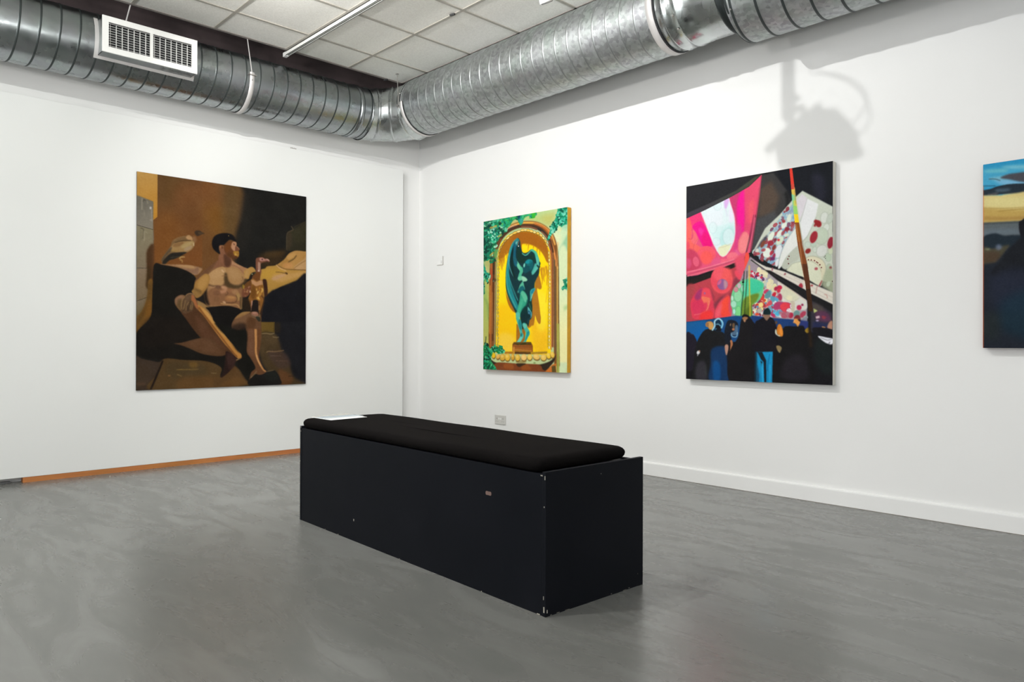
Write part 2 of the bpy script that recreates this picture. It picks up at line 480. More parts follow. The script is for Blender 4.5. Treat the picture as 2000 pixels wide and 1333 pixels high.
# supply grille on a boot, clamped to the duct along the left wall
gr = empty('vent_grille', (.64, -2.856, ZA + .001))
tag(gr, 'white twin supply grille on a metal boot fixed to the duct above the left panel', 'vent grille')
GX_, GW, GH = 0.0, .637 / 2, .2435 / 2
def saddle(z, off=.0):   # local x of the duct surface at height z
    return XC + math.sqrt((RA + off) ** 2 - z * z) - .64
BK = saddle(GH, .004)
m = MB()
m.box((BK, -GW, -GH), (-.012, GW, -GH + .003)); m.box((BK, -GW, GH - .003), (-.012, GW, GH))
zz_ = [-GH + 2 * GH * k / 14 for k in range(15)]
for (ya, yb) in ((-GW, -GW + .003), (GW - .003, GW)):
    pr = [(-.012, z) for z in zz_[::-1]] + [(saddle(z, .004), z) for z in zz_]
    n = len(pr); m.add([(x, ya, z) for x, z in pr] + [(x, yb, z) for x, z in pr], [tuple(range(n)), tuple(range(2 * n - 1, n - 1, -1))] + [(i, i + n, (i + 1) % n + n, (i + 1) % n) for i in range(n)])
m.build('boot', M_galv_a, gr)
m = MB()
for (ya, yb) in ((-GW - .026, -GW), (GW, GW + .026)):
    for k in range(14):
        z0_, z1_ = zz_[k] * 1.15, zz_[k + 1] * 1.15
        m.add([(saddle(z0_, .003), ya, z0_), (saddle(z1_, .003), ya, z1_), (saddle(z1_, .003), yb, z1_), (saddle(z0_, .003), yb, z0_),
               (saddle(z0_, .005), ya, z0_), (saddle(z1_, .005), ya, z1_), (saddle(z1_, .005), yb, z1_), (saddle(z0_, .005), yb, z0_)], [(0, 1, 2, 3), (7, 6, 5, 4), (0, 4, 5, 1), (3, 2, 6, 7), (0, 3, 7, 4), (1, 5, 6, 2)])
z0_, z1_ = -GH * 1.15, -GH
m.add([(saddle(z0_, .003), -GW, z0_), (saddle(z1_, .003), -GW, z1_), (saddle(z1_, .003), GW, z1_), (saddle(z0_, .003), GW, z0_), (saddle(z0_, .005), -GW, z0_), (saddle(z1_, .005), -GW, z1_), (saddle(z1_, .005), GW, z1_), (saddle(z0_, .005), GW, z0_)], [(0, 1, 2, 3), (7, 6, 5, 4), (0, 4, 5, 1), (3, 2, 6, 7), (0, 3, 7, 4), (1, 5, 6, 2)])
bm_ = m.build('boot_flange', M_strap, gr)
m = MB()
b0 = .036; mid = .010; zt_, zb_ = GH - .036, -GH + .036
m.box((-.012, -GW - .004, zt_), (0, GW + .004, GH + .004)); m.box((-.012, -GW - .004, -GH - .004), (0, GW + .004, zb_))
m.box((-.012, -GW - .004, zb_), (0, -GW + b0, zt_)); m.box((-.012, GW - b0, zb_), (0, GW + .004, zt_)); m.box((-.012, -mid, zb_), (0, mid, zt_))
m.build('grille_frame', M_alu, gr)
for s_ in (-1, 1):
    ya, yb = (mid, GW - b0) if s_ > 0 else (-GW + b0, -mid)
    m = MB(); nb = 10
    for k in range(nb):
        z = zb_ + (k + .5) * (zt_ - zb_) / nb
        m.obox((-.006, (ya + yb) / 2, z), (1, 0, -.30), (0, 1, 0), (.30, 0, 1), .0040, (yb - ya) / 2, .0009)
    m.build('louvres', M_alu, gr)
    m = MB()
    for k in range(7):
        yy = ya + (k + .5) * (yb - ya) / 7
        m.box((-.044, yy - .0020, zb_), (-.034, yy + .0020, zt_))
    m.build('vanes', M_alu, gr)
m = MB(); m.box((-.060, -GW + .004, -GH + .004), (-.058, GW - .004, GH - .004)); m.build('shade_backing', M_gasket, gr)  # black sheet stands in for the shade inside the boot

# ------------------------------------------------------------------ lighting tracks and spotlights
def track(name, x0, x1, y, label):
    t = empty(name, (x0, y, H))
    tag(t, label, 'lighting track')
    w = .017
    m = MB(); L = x1 - x0
    m.box((.05, -w, -.034), (L, -w + .005, -.0)); m.box((.05, w - .005, -.034), (L, w, -.0)); m.box((.05, -w, -.006), (L, w, 0))
    m.box((.05, -w, -.034), (L, -.006, -.031)); m.box((.05, .006, -.034), (L, w, -.031))
    m.build('track_channel', M_alu, t)
    m = MB(); m.box((.05, -.0115, -.028), (L, .0115, -.0062)); m.build('conductor_insert', M_groove, t)
    m = MB(); m.box((0, -w, -.036), (.05, w, 0)); m.build('end_cap', M_alu, t, bevel=.003)
    return t
track('lighting_track', .404, 8.6, -1.716, 'white lighting track crossing the suspended ceiling towards the left wall')
track('lighting_track', 1.30, 8.6, -2.79, 'white lighting track second from the back wall, outside the top of the photo')
track('lighting_track', 1.90, 8.6, -4.40, 'white lighting track third from the back wall, nearest the camera')

def spotlight(i, sp):
    p = Vector(sp['p']); aim = Vector(sp['aim'])
    d = (aim - p).normalized()
    root = empty('track_spotlight', (p.x, p.y, H - .039))
    tag(root, sp['label'], 'spotlight', 'white spotlights on the ceiling tracks')
    o = Vector((p.x, p.y, H - .039))
    side = d.cross(Vector((0, 0, 1))).normalized(); up = side.cross(d)
    m = MB(); m.box((-.06, -.016, -.03), (.06, .016, 0)); m.tube([(0, 0, -.03), (0, 0, -.05)], .012, 12); m.build('track_adapter', M_alu, root, bevel=.002)
    c = p - d * .05 - o
    m = MB(); m.tube([c - d * .10, c - d * .095, c + d * .03, c + d * .035], [.03, .042, .05, .052], 24, cap=False); m.tube([c - d * .10, c - d * .099], .03, 24)
    hd = m.build('lamp_head', M_alu, root, smooth=True)
    m = MB(); m.tube([c + d * .01, c + d * .012], .046, 24); m.build('lens', M_lens, root)
    if i >= 0:
        ld = bpy.data.lights.new('spot_lamp', 'SPOT')
        ld.energy = sp['w']; ld.spot_size = math.radians(sp['cone']); ld.spot_blend = sp['bl']; ld.shadow_soft_size = sp.get('r', .014); ld.color = sp['c']
        lo = bpy.data.objects.new('spot_lamp', ld); COL.objects.link(lo)
        lo.parent = root
        lo.location = p + d * .0 - o
        lo.rotation_euler = (-d).to_track_quat('Z', 'Y').to_euler()
M_lens, nt, b = newmat('lamp_lens'); b.inputs['Base Color'].default_value = (.9, .9, .88, 1); b.inputs['Emission Color'].default_value = (1, .98, .94, 1); b.inputs['Emission Strength'].default_value = 6
LBL = ['white track spotlight aimed at the arch painting near the corner', 'white track spotlight aimed at the back wall between the two middle paintings',
       'white track spotlight aimed at the sky painting on the right', 'white track spotlight aimed at the painting of the seated man',
       'white track spotlight on the third track aimed down at the floor before the bench']
for i, sp in enumerate(SPOTS):
    sp['label'] = LBL[i]; spotlight(i, sp)

# flood lamp with a hinged visor hanging from the first track (its bottom just shows at the top of the photo)
fl = empty('flood_spotlight', (3.48, -1.716, H - .034))
tag(fl, 'large box floodlight with visor and cable loop hanging from the first ceiling track', 'spotlight')
def plate(name, pts, y0, y1, mat, bevel=.002):
    mm = MB(); n = len(pts)
    if sum(pts[i][0] * pts[(i + 1) % n][1] - pts[(i + 1) % n][0] * pts[i][1] for i in range(n)) < 0: pts = pts[::-1]
    mm.add([(a, y0, c) for a, c in pts] + [(a, y1, c) for a, c in pts], [tuple(range(n)), tuple(range(2 * n - 1, n - 1, -1))] + [(i, i + n, (i + 1) % n + n, (i + 1) % n) for i in range(n)])
    return mm.build(name, mat, fl, bevel=bevel)
m = MB(); m.box((-.07, -.016, -.035), (.05, .016, 0)); m.build('track_adapter', M_alu, fl, bevel=.002)
plate('stem', [(-.031, -.03), (0, -.03), (.002, -.40), (.000, -.442), (-.014, -.446), (-.029, -.425)], -.010, .010, M_alu)
plate('tilt_knob', [(-.004, -.366), (.012, -.374), (.019, -.383), (.010, -.392), (-.004, -.394)], -.008, .008, M_alu)
plate('tilt_bracket', [(-.004, -.398), (.030, -.402), (.031, -.43), (.018, -.437), (.018, -.42), (-.004, -.42)], -.006, .006, M_alu)
plate('visor', [(-.077, -.496), (-.068, -.508), (-.020, -.468), (.066, -.420), (.066, -.408), (.020, -.432), (-.024, -.457)], -.012, .012, M_alu, .0010)
plate('lamp_housing', [(-.040, -.484), (.020, -.437), (.066, -.410), (.076, -.426), (.107, -.430), (.139, -.473), (.156, -.502), (.157, -.527), (.172, -.549), (.140, -.560), (-.034, -.556), (-.047, -.503)], -.010, .010, M_alu, .002)
m = MB(); m.tube([(.10, 0, -.5585), (.10, 0, -.566)], [.013, .009], 12); m.build('focus_knob', simple('olive_plastic', (.20, .19, .09), .5), fl, smooth=True)
m = MB(); m.tube([(-.02, -.009, -.560), (.03, -.009, -.5665), (.055, -.009, -.5675), (.062, -.009, -.565)], .0018, 6); m.build('front_clip', M_dark, fl)
for pts in ([(.030, -.10), (.045, -.25), (.045, -.33), (.068, -.335), (.102, -.347), (.134, -.364), (.156, -.383), (.173, -.404), (.179, -.43), (.168, -.451), (.154, -.465), (.139, -.473)],
            [(.034, -.10), (.052, -.25), (.068, -.336), (.102, -.351), (.134, -.371), (.154, -.391), (.166, -.405), (.177, -.429), (.185, -.452), (.187, -.472), (.181, -.486), (.173, -.497), (.158, -.503)]):
    m = MB(); m.tube([(a, 0, c) for a, c in pts], .0022, 6); m.build('cable', M_alu, fl, smooth=True)

ULB = ['added fill lamp on a stand by the front wall, behind the camera', 'added fill lamp on a stand directly behind the camera', 'added fill lamp on a stand right of the picture near the back wall']
for (x, y, w_), lb in zip(FILL_LAMPS, ULB):  # unseen lamps added to lift the ceiling and upper walls
    r = empty('added_fill_lamp', (x, y, 0)); tag(r, lb, 'floor lamp', 'added fill lamps out of view')
    m = MB(); m.tube([(0, 0, 0), (0, 0, .018), (0, 0, .028)], [.15, .15, .02], 28); m.build('base', M_alu, r)
    m = MB(); m.tube([(0, 0, .02), (0, 0, 1.72)], .014, 12); m.build('pole', M_alu, r)
    m = MB(); m.tube([(0, 0, 1.70), (0, 0, 1.74), (0, 0, 1.84), (0, 0, 1.88)], [.03, .08, .15, .17], 28, cap=False); m.build('bowl', M_alu, r, smooth=True)
    ld = bpy.data.lights.new('fill_light', 'SPOT'); ld.energy = w_; ld.spot_size = math.radians(95); ld.spot_blend = 1.0; ld.shadow_soft_size = .16; ld.color = (1, .99, .96)
    lo = bpy.data.objects.new('fill_light', ld); COL.objects.link(lo); lo.parent = r; lo.location = (0, 0, 1.90); lo.rotation_euler = (Vector((x, y, 1.9)) - Vector((2.2, -2.4, 4.4))).to_track_quat('Z', 'Y').to_euler()

# small black hook on a ceiling T-bar and a second one on the ceiling edge over the elbow
for (x, y, lb) in [(1.985, -1.165, 'tiny black clip on a ceiling grid bar near the top of the photo'), (.478, -.744, 'tiny black clip on the ceiling edge above the duct bend')]:
    m = MB(); m.obox((x, y, H - .006), (1, .25, 0), (-.25, 1, 0), (0, 0, 1), .022, .007, .006)
    tag(m.build('ceiling_clip', M_dark), lb, 'clip')

# ------------------------------------------------------------------ bench with cushion
BA = math.atan2(-2.6867 + 2.6219, 4.4222 - 2.4316)
bench = empty('gallery_bench', (2.4316, -2.6219, 0), BA)
tag(bench, 'long black painted box bench standing in the middle of the grey floor', 'bench')
BL, BW, BH = 1.9917, .562, .5208
T = .018
m = MB(); m.box((T, 0, .006), (BL - T, T, BH)); m.box((T, 0, 0), (BL - T, T * .6, .006)); m.build('front_panel', M_mdf, bench, bevel=.0012)
m = MB(); m.box((T, BW - T, .0), (BL - T, BW, BH)); m.build('rear_panel', M_mdf, bench, bevel=.0012)
m = MB(); m.box((0, -.002, 0), (T, BW + .004, BH + .0115)); m.build('end_panel', M_mdf, bench, bevel=.0018)
m = MB(); m.box((BL - T, -.002, 0), (BL, BW + .004, BH + .0110)); m.build('end_panel', M_mdf, bench, bevel=.0018)
m = MB(); m.box((T, T, BH - .03), (BL - T, BW - T, BH - .006)); m.build('seat_board', M_mdf, bench)
# paint chips and scuffs
def chip(x, z, w, h, face='f'):
    m = MB()
    x += w * .2; z += h * .1; w *= .5; h *= .6
    if face == 'f': m.box((x, -.0032, z), (x + w, -.0019, z + h))
    elif face == 'e': m.box((BL - .0005, x, z), (BL + .0008, x + w, z + h))
    m.build('paint_chip', M_chip, bench)
for (x, z, w, h) in [(BL - .012, .012, .010, .035), (BL - .05, .001, .03, .005), (BL - .012, .06, .005, .022), (BL - .010, .40, .006, .008), (BL - .03, BH - .006, .02, .006),
                     (BL - .006, BH - .02, .006, .024), (.003, BH + .004, .02, .005), (.012, BH - .02, .004, .008), (0.002, .33, .004, .012), (0.001, .25, .004, .008), (.60, .10, .012, .018), (.44, .001, .01, .006), (1.02, .001, .01, .005), (1.62, .001, .008, .005), (.30, .001, .008, .006)]:
    chip(x, z, w, h)
for (x, z, w, h) in [(.003, .012, .008, .02), (.02, .002, .015, .003), (.05, .002, .03, .003), (.36, .004, .012, .003), (.43, .002, .04, .002), (.47, .004, .012, .003), (.30, .49, .004, .005), (.53, .05, .003, .003), (.09, .0015, .05, .002)]:
    chip(x, z, w, h, 'e')
m = MB()
c0 = Vector((1.665, -.0022, .405)); ring = [c0 + Vector((math.cos(a) * .018, 0, math.sin(a) * .009 + .002 * math.sin(3 * a))) for a in [k * math.pi / 8 for k in range(16)]]
m.add(ring + [v + Vector((0, .0015, 0)) for v in ring], [tuple(range(16))] + [(k, (k + 1) % 16, (k + 1) % 16 + 16, k + 16) for k in range(16)])
m.build('scuff_mark', M_scuff, bench)

def cushion():
    nx, ny = 90, 30
    x0, x1 = .019, BL - .050; y0, y1 = -.004, BW - .030
    zb_, zt_ = BH + .001, BH + .058
    V = []; F = []
    cx_, cy_ = (x0 + x1) / 2, (y0 + y1) / 2; hx_, hy_ = (x1 - x0) / 2, (y1 - y0) / 2
    rr = .030
    rnd = random.Random(4)
    def edge(t, half):   # distance to the rim
        return half - abs(t)
    def zoff(x, y):
        return .0016 * math.sin(x * 4.1 + .6) * math.cos(y * 4) + .0010 * math.sin(x * 9 + y * 9) - .002 * math.exp(-((x - 1.2) / .5) ** 2)
    # closed shell by rings: profile around the rounded edge
    prof = [(0.0, .0)] + [(rr * (1 - math.cos(a)) * .45, rr * 0 + a) for a in []]
    loops = []
    K = 9
    def rim(off, z):
        pts = []
        rc = .035
        a_, b_ = hx_ - off, hy_ - off
        seg = []
        for (sx_, sy_, st) in ((1, -1, -90), (1, 1, 0), (-1, 1, 90), (-1, -1, 180)):
            for k in range(7):
                t = math.radians(st + 15 * k)
                seg.append((sx_ * (a_ - rc) + rc * math.cos(t), sy_ * (b_ - rc) + rc * math.sin(t)))
        # subdivide straight runs
        out = []
        n = len(seg)
        for i in range(n):
            p, q = seg[i], seg[(i + 1) % n]
            d = math.hypot(q[0] - p[0], q[1] - p[1])
            k = (12, 40, 12, 40)[i // 7] if i % 7 == 6 else 1
            for j in range(k): out.append((p[0] + (q[0] - p[0]) * j / k, p[1] + (q[1] - p[1]) * j / k))
        res = []
        for (px_, py_) in out:
            X, Y = px_ + cx_, py_ + cy_
            res.append((X, Y, z + (zoff(X, Y) if z > zb_ + .02 else 0)))
        return res
    hh = (zt_ - zb_)
    loops.append(rim(.03, zb_))
    for k in range(0, 9):
        a = -math.pi / 2 + math.pi * k / 8
        loops.append(rim(.026 * (1 - math.cos(a)) + .004 * 0, zb_ + hh / 2 + (hh / 2 - .004 * (k > 4)) * math.sin(a)))
    for off in (.05, .09, .14, .19, .22):
        loops.append(rim(off, zt_ - .004 + .002 * (off / .22)))
    n = len(loops[0])
    V = [p for l in loops for p in l]
    for i in range(len(loops) - 1):
        for k in range(n): F.append((i * n + k, i * n + (k + 1) % n, (i + 1) * n + (k + 1) % n, (i + 1) * n + k))
    F.append(tuple(range(n - 1, -1, -1)))
    F.append(tuple((len(loops) - 1) * n + k for k in range(n)))
    return V, F
V, F = cushion()
cu = empty('seat_cushion', (2.4316, -2.6219, 0), BA)
cu_o = mesh_obj('seat_cushion', V, F, M_felt, None, True)
cu_o.location = (2.4316, -2.6219, 0); cu_o.rotation_euler = (0, 0, BA)
bpy.data.objects.remove(cu)
cu_o.name = 'seat_cushion'
tag(cu_o, 'long black felt seat pad lying on top of the box bench', 'cushion')

# ------------------------------------------------------------------ wall fittings
so = empty('power_socket', (1.268, 0, .293))
tag(so, 'double mains socket low on the back wall behind the bench', 'power socket')
m = MB(); m.box((-.073, -.009, -.043), (.073, 0, .043)); m.build('faceplate', simple('off_white_plastic', (.60, .59, .56), .35), so, bevel=.003)
for s_ in (-1, 1):
    cx_ = s_ * .040
    for bx in (((cx_ - .002, -.0095, .006), (cx_ + .002, -.0085, .016)), ((cx_ - .0145, -.0095, -.018), (cx_ - .0085, -.0085, -.0145)), ((cx_ + .0085, -.0095, -.018), (cx_ + .0145, -.0085, -.0145))):
        m = MB(); m.box(*bx); m.build('pin_hole', M_dark, so)
    m = MB(); m.obox((s_ * .0105, -.0105, .009), (1, 0, 0), (0, 1, -.25), (0, .25, 1), .0065, .0025, .009); m.build('rocker_switch', M_alu, so)
wl = empty('caption_card', (.359, 0, 1.838))
tag(wl, 'small white caption card fixed to the back wall left of the arch painting', 'caption card')
m = MB(); m.box((-.045, -.0055, -.041), (.045, 0, .041)); m.build('card', simple('caption_card_white', (.84, .84, .83), .6), wl)
m = MB()
for k in range(5): m.box((.018, -.0060, -.030 + k * .006), (.034, -.0054, -.0275 + k * .006))
m.build('printed_text', M_print, wl)
# grey strips stand in for the card's cast shadow, right and below
m = MB(); m.box((.045, -.0075, -.044), (.0505, 0, .042)); m.box((-.045, -.0075, -.047), (.0505, 0, -.041)); m.build('card_shadow', simple('card_shadow_grey', (.52, .50, .47), .7), wl)

# ------------------------------------------------------------------ paintings: flat coloured artwork kept as colours on the canvas mesh
class Art:
    """artwork canvas; shapes are given in photo pixels of the frame (ox, oy, scale)"""
    def __init__(s, W, Hh, corners, base):
        s.W, s.H = W, Hh
        s.a = np.zeros((Hh, W, 3)); s.a[:] = hx(base)
        src = np.array(corners, float); dst = np.array([(0, 0), (W, 0), (W, Hh), (0, Hh)], float)
        A = []; B = []
        for (x, y), (u, v) in zip(src, dst):
            A.append([x, y, 1, 0, 0, 0, -u * x, -u * y]); B.append(u)
            A.append([0, 0, 0, x, y, 1, -v * x, -v * y]); B.append(v)
        h = np.linalg.solve(np.array(A), np.array(B)); s.Hm = np.append(h, 1).reshape(3, 3)
        s.fr = (0, 0, 1.0)
    def frame(s, ox, oy, sc): s.fr = (ox, oy, sc)
    def tr(s, pts):
        p = np.array(pts, float); ox, oy, sc = s.fr
        p = np.c_[p[:, 0] / sc + ox, p[:, 1] / sc + oy, np.ones(len(p))] @ s.Hm.T
        return p[:, :2] / p[:, 2:3]
    def _smooth(s, p, closed=True, n=6):
        m = len(p); out = []
        for i in range(m if closed else m - 1):
            p0, p1, p2, p3 = (p[(i - 1) % m], p[i], p[(i + 1) % m], p[(i + 2) % m]) if closed else (p[max(i - 1, 0)], p[i], p[i + 1], p[min(i + 2, m - 1)])
            for k in range(n):
                t = k / n
                out.append(.5 * ((2 * p1) + (-p0 + p2) * t + (2 * p0 - 5 * p1 + 4 * p2 - p3) * t * t + (-p0 + 3 * p1 - 3 * p2 + p3) * t ** 3))
        if not closed: out.append(p[-1])
        return np.array(out)
    def _blur(s, m, r):
        for _ in range(2):
            for ax in (0, 1):
                k = int(r) * 2 + 1
                if k < 3: continue
                mm = np.moveaxis(m, ax, 0)
                pad = np.concatenate([np.repeat(mm[:1], k // 2 + 1, 0), mm, np.repeat(mm[-1:], k // 2, 0)])
                cs = np.cumsum(pad, 0); mm = (cs[k:] - cs[:-k]) / k
                m = np.moveaxis(mm, 0, ax)
        return m
    def mask(s, P, blur=0):
        blur = blur * .75 if blur > 1.5 else blur
        b = int(blur * 2.2) + 3
        x0 = max(int(P[:, 0].min()) - b, 0); x1 = min(int(P[:, 0].max()) + b + 2, s.W)
        y0 = max(int(P[:, 1].min()) - b, 0); y1 = min(int(P[:, 1].max()) + b + 2, s.H)
        if x1 <= x0 or y1 <= y0: return None
        SS = 2 if blur < 2 else 1
        xs_ = (np.arange(x0 * SS, x1 * SS) + .5) / SS; ys_ = (np.arange(y0 * SS, y1 * SS) + .5) / SS
        M = np.zeros((len(ys_), len(xs_)), bool)
        Q = np.roll(P, -1, 0)
        # scanline crossings
        for (ax_, ay_), (bx_, by_) in zip(P, Q):
            if ay_ == by_: continue
            lo, hi = (ay_, by_) if ay_ < by_ else (by_, ay_)
            r = np.nonzero((ys_ >= lo) & (ys_ < hi))[0]
            if len(r) == 0: continue
            xi = ax_ + (ys_[r] - ay_) * (bx_ - ax_) / (by_ - ay_)
            M[r] ^= xs_[None, :] >= xi[:, None]
        m = M.astype(float)
        if SS == 2: m = m.reshape(y1 - y0, 2, x1 - x0, 2).mean((1, 3))
        if blur >= 1: m = s._blur(m, blur)
        return x0, x1, y0, y1, m
    def put(s, mk, c, alpha=1.0):
        if mk is None: return
        x0, x1, y0, y1, m = mk
        m = (m * alpha)[..., None]
        s.a[y0:y1, x0:x1] = s.a[y0:y1, x0:x1] * (1 - m) + np.array(c) * m
    def poly(s, pts, c, blur=0, alpha=1.0, sm=False):
        P = s.tr(pts)
        if sm: P = s._smooth(P)
        s.put(s.mask(P, blur), hx(c), alpha)
    def S(s, pts, c, blur=0, alpha=1.0): s.poly(pts, c, blur, alpha, True)
    def ell(s, cx, cy, rx, ry, c, rot=0, blur=0, alpha=1.0):
        a = np.linspace(0, 2 * math.pi, 28, endpoint=False); r = math.radians(rot)
        X = rx * np.cos(a); Y = ry * np.sin(a)
        s.poly(np.c_[cx + X * math.cos(r) - Y * math.sin(r), cy + X * math.sin(r) + Y * math.cos(r)], c, blur, alpha)
    def grad(s, pts, c0, c1, p0, p1, blur=0, alpha=1.0, sm=False):
        P = s.tr(pts)
        if sm: P = s._smooth(P)
        mk = s.mask(P, blur)
        if mk is None: return
        q0, q1 = s.tr([p0, p1]); d = q1 - q0; L = (d @ d)
        x0, x1, y0, y1, m = mk
        X, Y = np.meshgrid(np.arange(x0, x1), np.arange(y0, y1))
        t = np.clip(((X - q0[0]) * d[0] + (Y - q0[1]) * d[1]) / L, 0, 1)[..., None]
        s.put(mk, np.array(hx(c0)) * (1 - t) + np.array(hx(c1)) * t, alpha)
    def line(s, pts, w, c, blur=0, alpha=1.0, sm=True, w2=None):
        """stroke of width w (frame units) tapering to w2"""
        ox, oy, sc = s.fr
        p = np.array(pts, float)
        if sm and len(p) > 2: p = s._smooth(p, False)
        d = np.gradient(p, axis=0); n = np.c_[-d[:, 1], d[:, 0]]; n /= (np.linalg.norm(n, axis=1)[:, None] + 1e-9)
        ww = np.linspace(w, w if w2 is None else w2, len(p))[:, None] / 2
        # convex pieces so that crossings do not cancel
        for i in range(len(p) - 1):
            q = np.array([p[i] + n[i] * ww[i], p[i + 1] + n[i + 1] * ww[i + 1], p[i + 1] - n[i + 1] * ww[i + 1], p[i] - n[i] * ww[i]])
            s._acc(q, blur)
        s.flush(c, alpha, blur)
    _m = None
    def _acc(s, q, blur):
        P = s.tr(q); mk = s.mask(P, 0)
        if mk is None: return
        if s._m is None: s._m = np.zeros((s.H, s.W)); s._bb = [s.W, 0, s.H, 0]
        x0, x1, y0, y1, m = mk
        s._m[y0:y1, x0:x1] = np.minimum(1, s._m[y0:y1, x0:x1] + m)
        s._bb = [min(s._bb[0], x0), max(s._bb[1], x1), min(s._bb[2], y0), max(s._bb[3], y1)]
    def flush(s, c, alpha, blur):
        if s._m is None: return
        blur = blur * .75 if blur > 1.5 else blur
        b = int(blur * 2.2) + 3
        x0, x1, y0, y1 = max(s._bb[0] - b, 0), min(s._bb[1] + b, s.W), max(s._bb[2] - b, 0), min(s._bb[3] + b, s.H)
        m = s._m[y0:y1, x0:x1]
        if blur >= 1: m = s._blur(m, blur)
        s.put((x0, x1, y0, y1, m), hx(c), alpha); s._m = None
    def dabs(s, pts, n, cols, r0, r1, asp=(1, 2), rot=(0, 180), alpha=(.6, 1), seed=1, blur=0):
        """brush dabs scattered inside a polygon"""
        rg = np.random.default_rng(seed); p = np.array(pts, float)
        mn, mx = p.min(0), p.max(0); k = 0; tries = 0
        while k < n and tries < n * 20:
            tries += 1
            q = mn + rg.random(2) * (mx - mn)
            ins = False; j = len(p) - 1
            for i in range(len(p)):
                if (p[i, 1] > q[1]) != (p[j, 1] > q[1]) and q[0] < (p[j, 0] - p[i, 0]) * (q[1] - p[i, 1]) / (p[j, 1] - p[i, 1]) + p[i, 0]: ins = not ins
                j = i
            if not ins: continue
            r = r0 + rg.random() * (r1 - r0); a = asp[0] + rg.random() * (asp[1] - asp[0])
            s.ell(q[0], q[1], r * a, r, cols[rg.integers(len(cols))], rot[0] + rg.random() * (rot[1] - rot[0]), blur, alpha[0] + rg.random() * (alpha[1] - alpha[0]))
            k += 1
    def grain(s, amp, seed=3, big=.0):
        rg = np.random.default_rng(seed)
        g = rg.normal(0, 1, (s.H, s.W)); g = s._blur(g, 1) * 2.2
        b = s._blur(rg.normal(0, 1, (s.H, s.W)), 9) * 22
        s.a = np.clip(s.a + g[..., None] * amp + b[..., None] * big, 0, 1)

def art_material(name, gain, rough, spec):
    m, nt, b = newmat(name)
    at = nt.nodes.new('ShaderNodeAttribute'); at.attribute_name = 'paint'
    nt.links.new(at.outputs['Color'], b.inputs['Base Color'])
    b.inputs['Roughness'].default_value = rough; b.inputs['Specular IOR Level'].default_value = spec
    v = objcoord(nt)
    bump(nt, b, noise(nt, v, 260, 2), .12, .001)
    return m

def art_mesh(name, art, origin, eu, ev, nrm, mat, parent, gain):
    """front face of the canvas, one vertex per paint dab; eu, ev span the picture (right, down)"""
    W, Hh = art.W, art.H
    u = np.linspace(0, 1, W); v = np.linspace(0, 1, Hh)
    U, V_ = np.meshgrid(u, v)
    o = np.array(origin); eu = np.array(eu); ev = np.array(ev)
    co = (o + U[..., None] * eu + V_[..., None] * ev).reshape(-1, 3)
    idx = np.arange(W * Hh).reshape(Hh, W)
    q = np.stack([idx[:-1, :-1], idx[1:, :-1], idx[1:, 1:], idx[:-1, 1:]], -1).reshape(-1, 4)
    me = bpy.data.meshes.new(name)
    me.vertices.add(len(co)); me.vertices.foreach_set('co', co.astype(np.float32).ravel())
    me.loops.add(q.size); me.loops.foreach_set('vertex_index', q.astype(np.int32).ravel())
    me.polygons.add(len(q)); me.polygons.foreach_set('loop_start', (np.arange(len(q)) * 4).astype(np.int32)); me.polygons.foreach_set('loop_total', np.full(len(q), 4, np.int32))
    me.update(calc_edges=True); me.validate()
    c = np.clip(art.a, 0, 1); lin = np.where(c <= .04045, c / 12.92, ((c + .055) / 1.055) ** 2.4) * gain
    at = me.color_attributes.new('paint', 'FLOAT_COLOR', 'POINT')
    rgba = np.concatenate([np.clip(lin, 0, .95).reshape(-1, 3), np.ones((W * Hh, 1))], 1)
    at.data.foreach_set('color', rgba.astype(np.float32).ravel())
    me.materials.append(mat)
    ob = bpy.data.objects.new(name, me); COL.objects.link(ob); ob.parent = parent
    return ob

